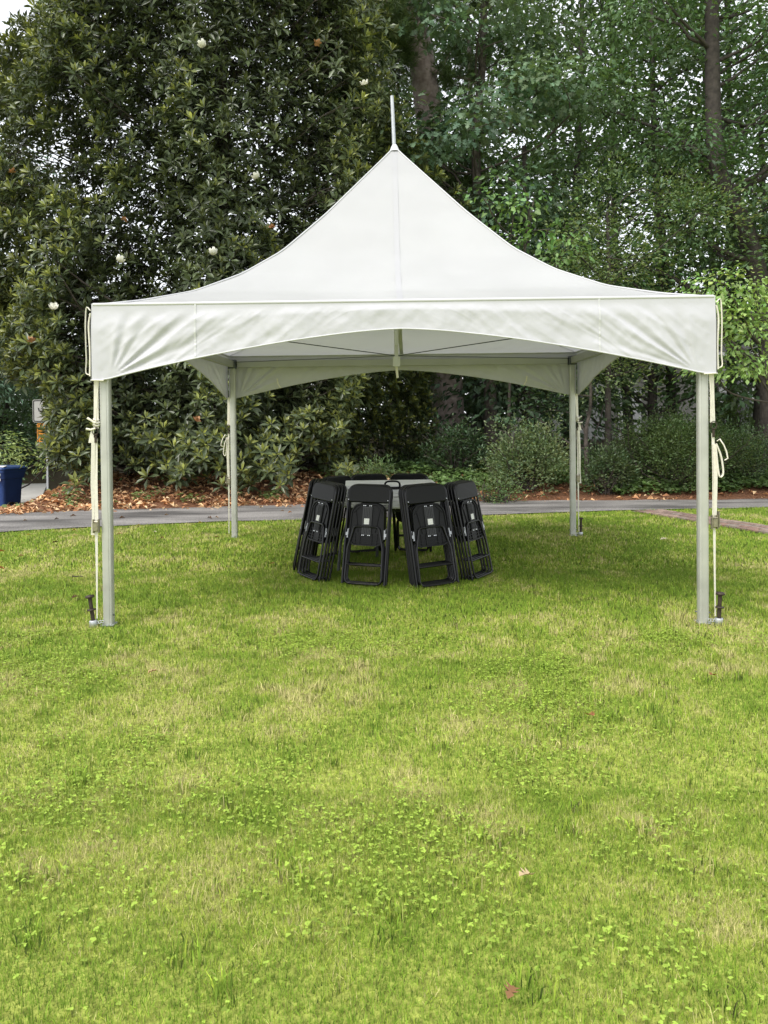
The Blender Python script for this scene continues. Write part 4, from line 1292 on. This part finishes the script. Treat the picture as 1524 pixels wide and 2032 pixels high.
# ------------------------------------------------------------------ shrubs along the bank
def shrub(name, label, px_, py_, dist, rx, ry, rz_, colr, size, nsp, leaves, seed, aspect=.45, lift=.35):
    rg_ = np.random.default_rng(seed)
    c = at(px_, py_, dist)
    g = hz(c[0], c[1])
    base = np.array([c[0], c[1], g])
    root = empty(name, tuple(base)); tag(root, label, 'shrub')
    colr = tuple(np.array(colr)*(.95 if name == 'azalea_shrub' else .74))
    fol = Foliage()
    cs_, rs_ = [], []
    for i in range(22):
        dv = unit(rg_.normal(size=3)); dv[2] = abs(dv[2])*.9
        f = rg_.uniform(.45, .8)
        cs_.append(np.array([c[0], c[1], g+rz_*.35])+dv*f*np.array([rx, ry, rz_*.9])); k_ = rg_.uniform(.28, .42)
        rs_.append(np.array([rx, ry, rz_])*k_)
    for i in range(16):     # stray shoots break the outline
        dv = unit(rg_.normal(size=3)); dv[2] = abs(dv[2])
        cs_.append(np.array([c[0], c[1], g+rz_*.35])+dv*rg_.uniform(.95, 1.25)*np.array([rx, ry, rz_*.78])); rs_.append(np.array([.07, .07, .12])*rg_.uniform(.8, 1.5))
    tips = sprays(fol, rg_, cs_, rs_, per_blob=nsp, leaves=leaves, size=size, aspect=aspect, shape='kite', col=colr, cvar=.35, flat=.8, spray_r=.11, droop=0, lift=lift, shell=.75)
    st_ = MB()
    for q, _ in tips: limb(st_, np.array([rg_.normal()*.08, rg_.normal()*.08, -.05]), q-base, .018, .007, rg_, .1, 5, 5)
    st_.build('stems', M['bark'], root)
    fo = fol.build('foliage', M['leaf'], root, base)
    return root
shrub('azalea_shrub', 'rounded azalea with pale green leaf tips between table and brick path', 1042, 915, 16.0, .82, .75, 1.15, (.080, .115, .045), .075, 150, 22, 201)
shrub('holly_mound', 'broad clipped dark green shrub mound between the tent legs', 1345, 905, 16.2, 1.55, 1.1, 1.25, (.056, .095, .024), .055, 190, 26, 202)
shrub('low_shrub', 'low leafy shrub in front of the bent grey stem', 1205, 935, 15.9, .55, .45, .75, (.055, .09, .034), .075, 130, 22, 203)
shrub('small_azalea', 'small low azalea at the edge of the pine straw', 985, 965, 14.9, .40, .35, .38, (.075, .125, .035), .06, 120, 22, 204)
shrub('fern_shrub', 'feathery light green plants behind the round table', 745, 945, 15.6, .5, .4, .5, (.09, .14, .045), .10, 80, 22, 205, aspect=.22)
shrub('leafy_shrub', 'dark broadleaf shrub below the pine trunk', 900, 895, 17.2, .75, .6, 1.0, (.04, .078, .030), .10, 55, 24, 206)
shrub('shade_shrub', 'shaded evergreen shrub under the dogwood', 1480, 900, 16.8, .9, .7, .9, (.04, .075, .024), .07, 80, 24, 207)
shrub('green_shrub', 'bright green shrub in front of the white house wall', 1448, 865, 20.5, .9, .6, 1.3, (.075, .13, .03), .09, 60, 24, 208)
# ivy ground cover (stuff)
rgi = np.random.default_rng(301)
n = 58000
x = rgi.uniform(-.5, 12, n); t = rgi.uniform(.5, 7, n)**1.0
y = fe_y(x)+t
edge = .95+.4*(vnoise(x, 0*x, .8, 44)-.5)*2-.40*smooth(2.2, 5, x)
ok = (t > edge) & (vnoise(x, y, .5, 45) > .22) & ((x > .2) | (t > 2.2))
x, y = x[ok], y[ok]; n = len(x)
z = height(x, y)+rgi.uniform(.01, .10, n)+.22*vnoise(x, y, .45, 61)*rgi.random(n)
a = rgi.uniform(0, 2*PI, n)
D = np.c_[np.cos(a), np.sin(a)-.35, rgi.uniform(-.35, .25, n)]
N = np.array([0, -.35, 1.])+rgi.normal(size=(n, 3))*.35
L = rgi.uniform(.05, .10, n)
V, F, kk = leaf_arrays(np.c_[x, y, z], D, N, L, L*.95, 'broad')
fol = Foliage(); fol.add(V, F, kk, np.array([.12, .20, .06])*(rgi.uniform(.6, 1.5, n)*(.7+.6*vnoise(x, y, .6, 46)))[:, None])
o = fol.build('ivy', M['leaf'], None); tag(o, 'ivy ground cover spilling down the bank to the pine straw', 'ivy', None, 'stuff')
# scattered ground plants left side (stuff)
n = 9000
x = rgi.uniform(-8.6, .5, n); t = rgi.uniform(.3, 4, n); y = fe_y(x)+t
ok = (.6*vnoise(x, y, .5, 47)+.4*vnoise(x, y, .2, 48) > .66) | ((x > -2.2) & (t > 1.9) & (vnoise(x, y, .3, 49) > .4))
x, y = x[ok], y[ok]; n = len(x)
a = rgi.uniform(0, 2*PI, n)
L = rgi.uniform(.05, .11, n)
V, F, kk = leaf_arrays(np.c_[x, y, height(x, y)+rgi.uniform(.01, .14, n)], np.c_[np.cos(a), np.sin(a), rgi.uniform(-.2, .6, n)], np.array([0, -.3, 1.])+rgi.normal(size=(n, 3))*.4, L, L*.7, 'broad')
fol = Foliage(); fol.add(V, F, kk, np.array([.15, .22, .07])*rgi.uniform(.6, 1.5, n)[:, None])
o = fol.build('seedlings', M['leaf'], None); tag(o, 'small green seedlings scattered through the fallen leaves', 'seedlings', None, 'stuff')
# leaf litter (stuff)
n = 15000
x = rgi.uniform(-9.5, 10, n); t = -.45+3.9*rgi.random(n)**1.2; y = fe_y(x)+t
keepp = np.where(x < 1.4, .95, np.where(t < 1.6, .13, .03))
ok = (rgi.random(n) < keepp*(.35+.65*(vnoise(x, y, .35, 52) > .35))*np.maximum(smooth(-.12, .5, t+.25*vnoise(x, y, .5, 53)), .10))
x, y = x[ok], y[ok]; n = len(x)
a = rgi.uniform(0, 2*PI, n)
L = rgi.uniform(.10, .19, n)
P = np.c_[x, y, height(x, y)+rgi.uniform(.0, .045, n)]
V, F, kk = leaf_arrays(P, np.c_[np.cos(a), np.sin(a), rgi.normal(0, .22, n)], np.array([0, 0, 1.])+rgi.normal(size=(n, 3))*.5, L, L*rgi.uniform(.3, .48, n), 'long', .9, .22)
tones = np.array([[.42, .24, .12], [.30, .15, .075], [.50, .32, .17], [.22, .11, .06], [.38, .26, .15], [.55, .40, .24]])
fol = Foliage(); fol.add(V, F, kk, tones[rgi.integers(0, 6, n)]*1.6*rgi.uniform(.7, 1.2, n)[:, None])
# pine straw
n2 = 30000
x = rgi.uniform(-9, 11, n2); t = rgi.uniform(-.15, 2.4, n2); y = fe_y(x)+t
ok = rgi.random(n2) < smooth(-.15, .2, t)
x, y = x[ok], y[ok]; n2 = len(x)
a = rgi.uniform(0, 2*PI, n2)
V, F, kk = leaf_arrays(np.c_[x, y, height(x, y)+rgi.uniform(-.002, .02, n2)], np.c_[np.cos(a), np.sin(a), rgi.normal(0, .12, n2)], np.tile([0, 0, 1.], (n2, 1)), rgi.uniform(.12, .24, n2), .006, 'kite', 0, 0)
fol.add(V, F, kk, np.array([.36, .17, .09])*rgi.uniform(.6, 1.5, n2)[:, None])
o = fol.build('leaf_litter', M['dry'], None); tag(o, 'brown fallen magnolia leaves and pine straw covering the bank', 'leaf litter', None, 'stuff')

# ------------------------------------------------------------------ single fallen leaves and a twig on the lawn and drive
def fallen(kind, rg_):
    L = rg_.uniform(.055, .085) if kind == 'oak' else rg_.uniform(.07, .11)
    if kind == 'oak':
        V, F, _ = leaf_arrays(np.zeros((1, 3)), np.array([[1., 0, .1]]), np.array([[0, .1, 1.]]), L, L*.8, 'oak', .5, .1)
    else:
        V, F, _ = leaf_arrays(np.zeros((1, 3)), np.array([[1., 0, .12]]), np.array([[.1, .2, 1.]]), L, L*.42, 'long', 1.1, .2)
    V = V-np.array([L/2, 0, 0])
    return V, F
spots = [(302, 1335, 'tan', 'oak', 'lying on open lawn out from the lawn-side leg toward the bin'), (1045, 1740, 'pale tan', 'oak', 'lying among clover far out on the lawn'),
         (1014, 1972, 'brown', 'oak', 'alone in thick grass, farthest out from the tent'), (42, 1104, 'tan', 'magnolia', 'long and flat on the lawn below the drive edge'),
         (150, 1186, 'dark brown', 'oak', 'beside the rusty stake on the bin side'), (56, 1062, 'yellow', 'magnolia', 'at the drive edge near the bin'),
         (147, 1053, 'golden', 'magnolia', 'lying at the drive edge behind the strapped tent leg'), (148, 1063, 'pale yellow', 'magnolia', 'just below the golden leaf at the drive edge'),
         (110, 1077, 'dark brown', 'oak', 'on the grass below the drive edge'), (237, 1060, 'tan', 'magnolia', 'between tent leg and drive'),
         (307, 1056, 'cream', 'oak', 'on the grass between the two legs toward the bin'), (322, 1068, 'brown', 'magnolia', 'on the grass below the cream leaf'),
         (430, 1067, 'brown', 'oak', 'at the foot of the drive-side leg toward the bin'), (540, 1119, 'reddish brown', 'oak', 'on shaded grass beside the edge-on chair stack'),
         (1020, 1046, 'reddish brown', 'oak', 'on the grass behind the chairs near the drive-side leg'), (1316, 1071, 'cream', 'oak', 'on the grass below the brick path'),
         (1414, 1341, 'reddish brown', 'oak', 'on open lawn in front of the brick-path-side leg'), (1172, 1421, 'reddish brown', 'oak', 'half sunk in the middle of the lawn'),
         (2, 1095, 'orange-brown', 'magnolia', 'on the lawn below the bin'), (2, 1129, 'orange-brown', 'magnolia', 'on the lawn toward the stake, past the bin'),
         (397, 1038, 'yellow', 'magnolia', 'lying across the drive edge beside the drive-side leg'), (275, 1043, 'yellow', 'magnolia', 'lying across the drive edge beside the lawn-side leg'),
         (1262, 1031, 'tan', 'oak', 'on the grass where brick path meets drive'), (906, 1050, 'tan', 'magnolia', 'on the grass beside the chair stack facing the brick path')]
drv = [(145, 1024, 'brown'), (112, 1030, 'dark brown'), (430, 1027, 'tan'), (416, 1028, 'dark brown'), (50, 1033, 'tan'), (242, 1028, 'brown'), (330, 1022, 'tan'), (560, 1014, 'tan'), (575, 1017, 'orange-brown')]
tone = {'tan': (.46, .31, .17), 'pale tan': (.55, .42, .25), 'orange-brown': (.42, .19, .07), 'dark brown': (.10, .055, .03), 'yellow': (.55, .42, .12), 'golden': (.52, .35, .10), 'pale yellow': (.58, .50, .25), 'cream': (.66, .60, .45), 'brown': (.24, .13, .06), 'reddish brown': (.30, .12, .055)}
rgl = random.Random(9)
for (a, b, cl, kd, wh) in spots+[(a, b, c, 'magnolia', None) for a, b, c in drv]:
    V, F = fallen(kd, rgl)
    g = gnd(a, b, .03 if wh else .02)
    me = fmesh('fallen_leaf', V, F, M['dry'], np.tile(tone[cl], (len(V), 1)))
    o = link('fallen_leaf', me, None, (g[0], g[1], .034 if wh else .022))
    o.rotation_euler = (rgl.uniform(-.3, .3), rgl.uniform(-.3, .1), rgl.uniform(-.6, .6)+(0 if kd != 'oak' else rgl.uniform(0, 6)))
    if wh: tag(o, '%s fallen %s leaf %s' % (cl, kd, wh), 'leaf', 'single fallen leaves on the lawn')
    else: tag(o, 'curled dead leaf lying on the grey asphalt drive', 'leaf', 'dead leaves on the asphalt')
g = gnd(153, 1146, .03)
tag(MB().tube([(-.05, 0, .01), (-.01, .01, .004), (.03, -.005, .012), (.06, .0, .006)], [.006, .005, .004, .003], 6).build('twig', M['darkbark'], None, (g[0], g[1], .034)), 'short dark curved twig on the lawn beside the lawn-side leg toward the bin', 'twig')

# ------------------------------------------------------------------ blue bin
def text_mesh(txt, size, mt, name, ext=.001):
    cu = bpy.data.curves.new(name, 'FONT'); cu.body = txt; cu.size = size; cu.extrude = ext; cu.align_x = 'CENTER'; cu.align_y = 'CENTER'
    o = bpy.data.objects.new(name+'_tmp', cu); COL.objects.link(o)
    dg = bpy.context.evaluated_depsgraph_get()
    me = bpy.data.meshes.new_from_object(o.evaluated_get(dg))
    bpy.data.objects.remove(o); bpy.data.curves.remove(cu)
    me.materials.clear(); me.materials.append(mt); me.name = name
    return me
BD = 17.2
bc = at(7, 1004, BD)
bz = hz(bc[0], bc[1])
SC = (at(7, 921, BD)[2]-bz)/1.0
bn = empty('recycling_bin', (bc[0], bc[1], bz-.02), R(-14))
bn.scale = (SC, SC, SC)
tag(bn, 'blue wheeled recycling bin with white label panel standing behind the drive', 'bin')
bw_ = MB()
def ringp(w, dd, z, r=.06): return [(x, y, z) for x, y in rrect(-w/2, w/2, -dd/2, dd/2, r, 4)]
lv = [(.46, .50, .02), (.50, .56, .55), (.53, .60, .72), (.57, .64, .73), (.60, .70, .86), (.62, .72, .865), (.62, .72, .91)]
V = []
for w, dd, z in lv: V += ringp(w, dd, z)
n = 16; F = []
for i in range(len(lv)-1): F += [(i*n+k, i*n+(k+1) % n, (i+1)*n+(k+1) % n, (i+1)*n+k) for k in range(n)]
F += [tuple(range(n-1, -1, -1)), tuple(range((len(lv)-1)*n, len(lv)*n))]
bw_.add(V, F).build('body', M['blue'], bn)
ld = MB()
V = []
for w, dd, z in ((.64, .74, .912), (.65, .75, .935), (.60, .70, .965), (.40, .5, .99)): V += ringp(w, dd, z, .07)
F = []
for i in range(3): F += [(i*n+k, i*n+(k+1) % n, (i+1)*n+(k+1) % n, (i+1)*n+k) for k in range(n)]
F += [tuple(range(n-1, -1, -1)), tuple(range(3*n, 4*n))]
ldo = ld.add(V, F).build('lid', M['bluelid'], bn)
MB().box((.20, -.26, .985), (.17, .10, .012), Matrix.Rotation(R(12), 3, 'X')).build('lid_label', M['sticker'], ldo)
MB().tube([(-.25, .36, .90), (-.25, .42, .90), (.25, .42, .90), (.25, .36, .90)], .016, 8).build('handle', M['blue'], bn)
for sx in (-1, 1):
    w_ = MB(); w_.tube([(sx*.235, .0, 0), (sx*.295, .0, 0)], .13, 18)
    wo_ = w_.build('wheel', M['rubber'], bn, (0, -.10, .13))
    MB().tube([(sx*.29, 0, 0), (sx*.30, 0, 0)], .07, 14).build('hub', M['blue'], wo_)
lp = MB().box((0, 0, 0), (.34, .006, .06)).build('number_plate', M['sticker'], bn, (.07, -.352, .815)); lp.rotation_euler = (R(-8), 0, 0)
tx = link('lettering', text_mesh('FE 198802', .05, M['ink'], 'lettering'), lp, (0, -.004, 0)); tx.rotation_euler = (R(90), 0, 0)
em = MB()
em.box((-.07, 0, 0), (.20, .006, .012)); em.box((-.07, 0, .03), (.14, .006, .045)); em.tube([(-.10, 0, .06), (-.04, 0, .06)], .022, 8); em.box((.10, 0, .02), (.10, .006, .05)); em.box((.10, 0, .055), (.06, .006, .025))
eo = em.build('emblem', M['sticker'], bn, (.08, -.335, .70)); eo.rotation_euler = (R(-6), 0, 0)

# ------------------------------------------------------------------ road signs at the street
SD_ = 20.5
sp = at(92, 860, SD_)
sb = hz(sp[0], sp[1])
sg = empty('road_sign', (sp[0], sp[1], sb))
tag(sg, 'road sign post with white arrow sign above an orange plate, half hidden by magnolia', 'sign')
def zl(py_): return at(92, py_, SD_)[2]-sb
MB().box((0, .03, zl(790)/2), (.05, .04, zl(790)+.3)).build('post', M['galv'], sg)
w1 = .60
u = MB().prism(rrect(-w1/2, w1/2, -w1/2, w1/2, .05), 'y', -.012, 0).build('arrow_plate', M['signwhite'], sg, (-.07+.02, 0, zl(838)+w1/2))
fr_ = MB()
o_, i_ = rrect(-w1/2+.015, w1/2-.015, -w1/2+.015, w1/2-.015, .04), rrect(-w1/2+.04, w1/2-.04, -w1/2+.04, w1/2-.04, .03)
n = len(o_); fr_.add([(x, -.015, z) for x, z in o_]+[(x, -.015, z) for x, z in i_], [(k, (k+1) % n, n+(k+1) % n, n+k) for k in range(n)]); fr_.build('border', M['ink'], u)
MB().tube([(.10, -.016, .16), (.02, -.016, .02), (-.05, -.016, -.04), (-.12, -.016, .0), (-.14, -.016, .08)], .045, 6, flat=.1).tube([(-.05, -.016, -.04), (.1, -.016, -.02)], .035, 6, flat=.1).build('arrow', M['ink'], u)
w2, h2 = .46, zl(840)-zl(889)
l_ = MB().prism(rrect(-w2/2, w2/2, -h2/2, h2/2, .04), 'y', -.012, 0).build('orange_plate', M['signorange'], sg, (at(74, 860, SD_)[0]-sp[0]+w2/2, 0, zl(889)+h2/2))
o_, i_ = rrect(-w2/2+.02, w2/2-.02, -h2/2+.02, h2/2-.02, .03), rrect(-w2/2+.035, w2/2-.035, -h2/2+.035, h2/2-.035, .025)
n = len(o_); MB().add([(x, -.015, z) for x, z in o_]+[(x, -.015, z) for x, z in i_], [(k, (k+1) % n, n+(k+1) % n, n+k) for k in range(n)]).build('border', M['ink'], l_)
for j, t_ in enumerate(('D', '-', '=', 'C')):
    tx = link('lettering', text_mesh(t_, .12, M['ink'], 'lettering'), l_, (-w2/2+.11, -.016, h2/2-.13-.15*j)); tx.rotation_euler = (R(90), 0, 0)

# ------------------------------------------------------------------ house behind the trees
HD = 33.0
hl_, hr_ = at(1040, 850, HD), at(1640, 850, HD)
hg = hz(hl_[0], hl_[1])
hs_ = empty('house', ((hl_[0]+hr_[0])/2, hl_[1], hg))
tag(hs_, 'white clapboard house glimpsed through the tree trunks', 'house')
hwid = hr_[0]-hl_[0]; hh = 3.4
MB().box((0, 3, hh/2-.1), (hwid, 6, hh+.2)).build('wall', M['wallgrey'], hs_)
bd = MB().prism([(0, 0), (-.022, 0), (-.010, .145), (0, .145)], 'x', -hwid/2*.64, hwid/2*.64)
bmesh_ = MB().prism([(0.0, 0.0), (-.024, 0.0), (-.010, .14), (0.0, .14)], 'x', -1.0, 1.0).mesh('siding_board', M['siding'])
for seg, (x0, x1) in enumerate(((-hwid*.5, -hwid*.22), (hwid*.12, hwid*.5))):
    for j in range(23):
        o = link('siding_board', bmesh_, hs_, ((x0+x1)/2, -.003, .05+j*.145)); o.scale = ((x1-x0)/2, 1, 1)
for xx in (-hwid*.5, -hwid*.22, -hwid*.08, hwid*.12, hwid*.5): MB().box((xx, -.03, hh/2), (.16, .05, hh)).build('corner_trim', M['trim'], hs_)
for xx in (-hwid*.40, -hwid*.30, hwid*.22, hwid*.36):
    wn = MB().box((xx, -.045, 1.9), (1.0, .05, 1.45)).build('window', M['trim'], hs_)
    for ix in (-1, 1):
        for iz in (-1, 1): MB().box((xx+ix*.225, -.074, 1.9+iz*.33), (.40, .012, .60)).build('pane', M['glass'], wn)
MB().box((-hwid*.15, -.04, 1.05), (.95, .05, 2.1)).build('door', M['trim'], hs_)
rf = MB().prism([(-.6, hh), (3, hh+2.2), (6.6, hh), (6.6, hh+.15), (3, hh+2.36), (-.6, hh+.15)], 'x', -hwid/2-.4, hwid/2+.4).build('roof', M['shingle'], hs_)
MB().box((0, -.62, hh+.04), (hwid+.8, .04, .20)).build('fascia', M['trim'], rf)

# ------------------------------------------------------------------ parked car, only a wheel and sill show
CD = 26.5
cp = at(1440, 886, CD)
cg = hz(cp[0], cp[1])
car = empty('parked_car', (cp[0]+1.0, cp[1], cg), 0)
tag(car, 'dark parked car whose wheel shows under the trees by the white house', 'car')
side = [(-2.1, .35), (-2.15, .62), (-2.0, .80), (-1.3, .90), (-.7, 1.38), (.7, 1.42), (1.5, .98), (2.05, .92), (2.15, .6), (2.1, .35)]
MB().prism(side, 'y', -.85, .85).build('body', M['carpaint'], car)
for s_ in (-1, 1):
    MB().prism([(-1.15, .93), (-.65, 1.32), (-.05, 1.34), (-.05, .95)], 'y', s_*.852-.004, s_*.852+.004).build('window', M['glass'], car)
    MB().prism([(.03, .95), (.03, 1.34), (.65, 1.36), (1.3, .98)], 'y', s_*.852-.004, s_*.852+.004).build('window', M['glass'], car)
    for wx in (-1.35, 1.35):
        wo_ = MB().tube([(0, -.10, 0), (0, .10, 0)], .33, 20).build('wheel', M['rubber'], car, (wx, s_*.80, .33))
        MB().tube([(0, -.115, 0), (0, .115, 0)], .20, 14).build('rim', M['hub'], wo_)
    MB().box((-2.12, s_*.6, .66), (.10, .30, .12)).build('headlight', M['trim'], car)
    MB().box((2.12, s_*.6, .72), (.10, .28, .12)).build('tail_light', mat('tail_light', (.3, .01, .01), .3), car)
bpy.context.view_layer.update()
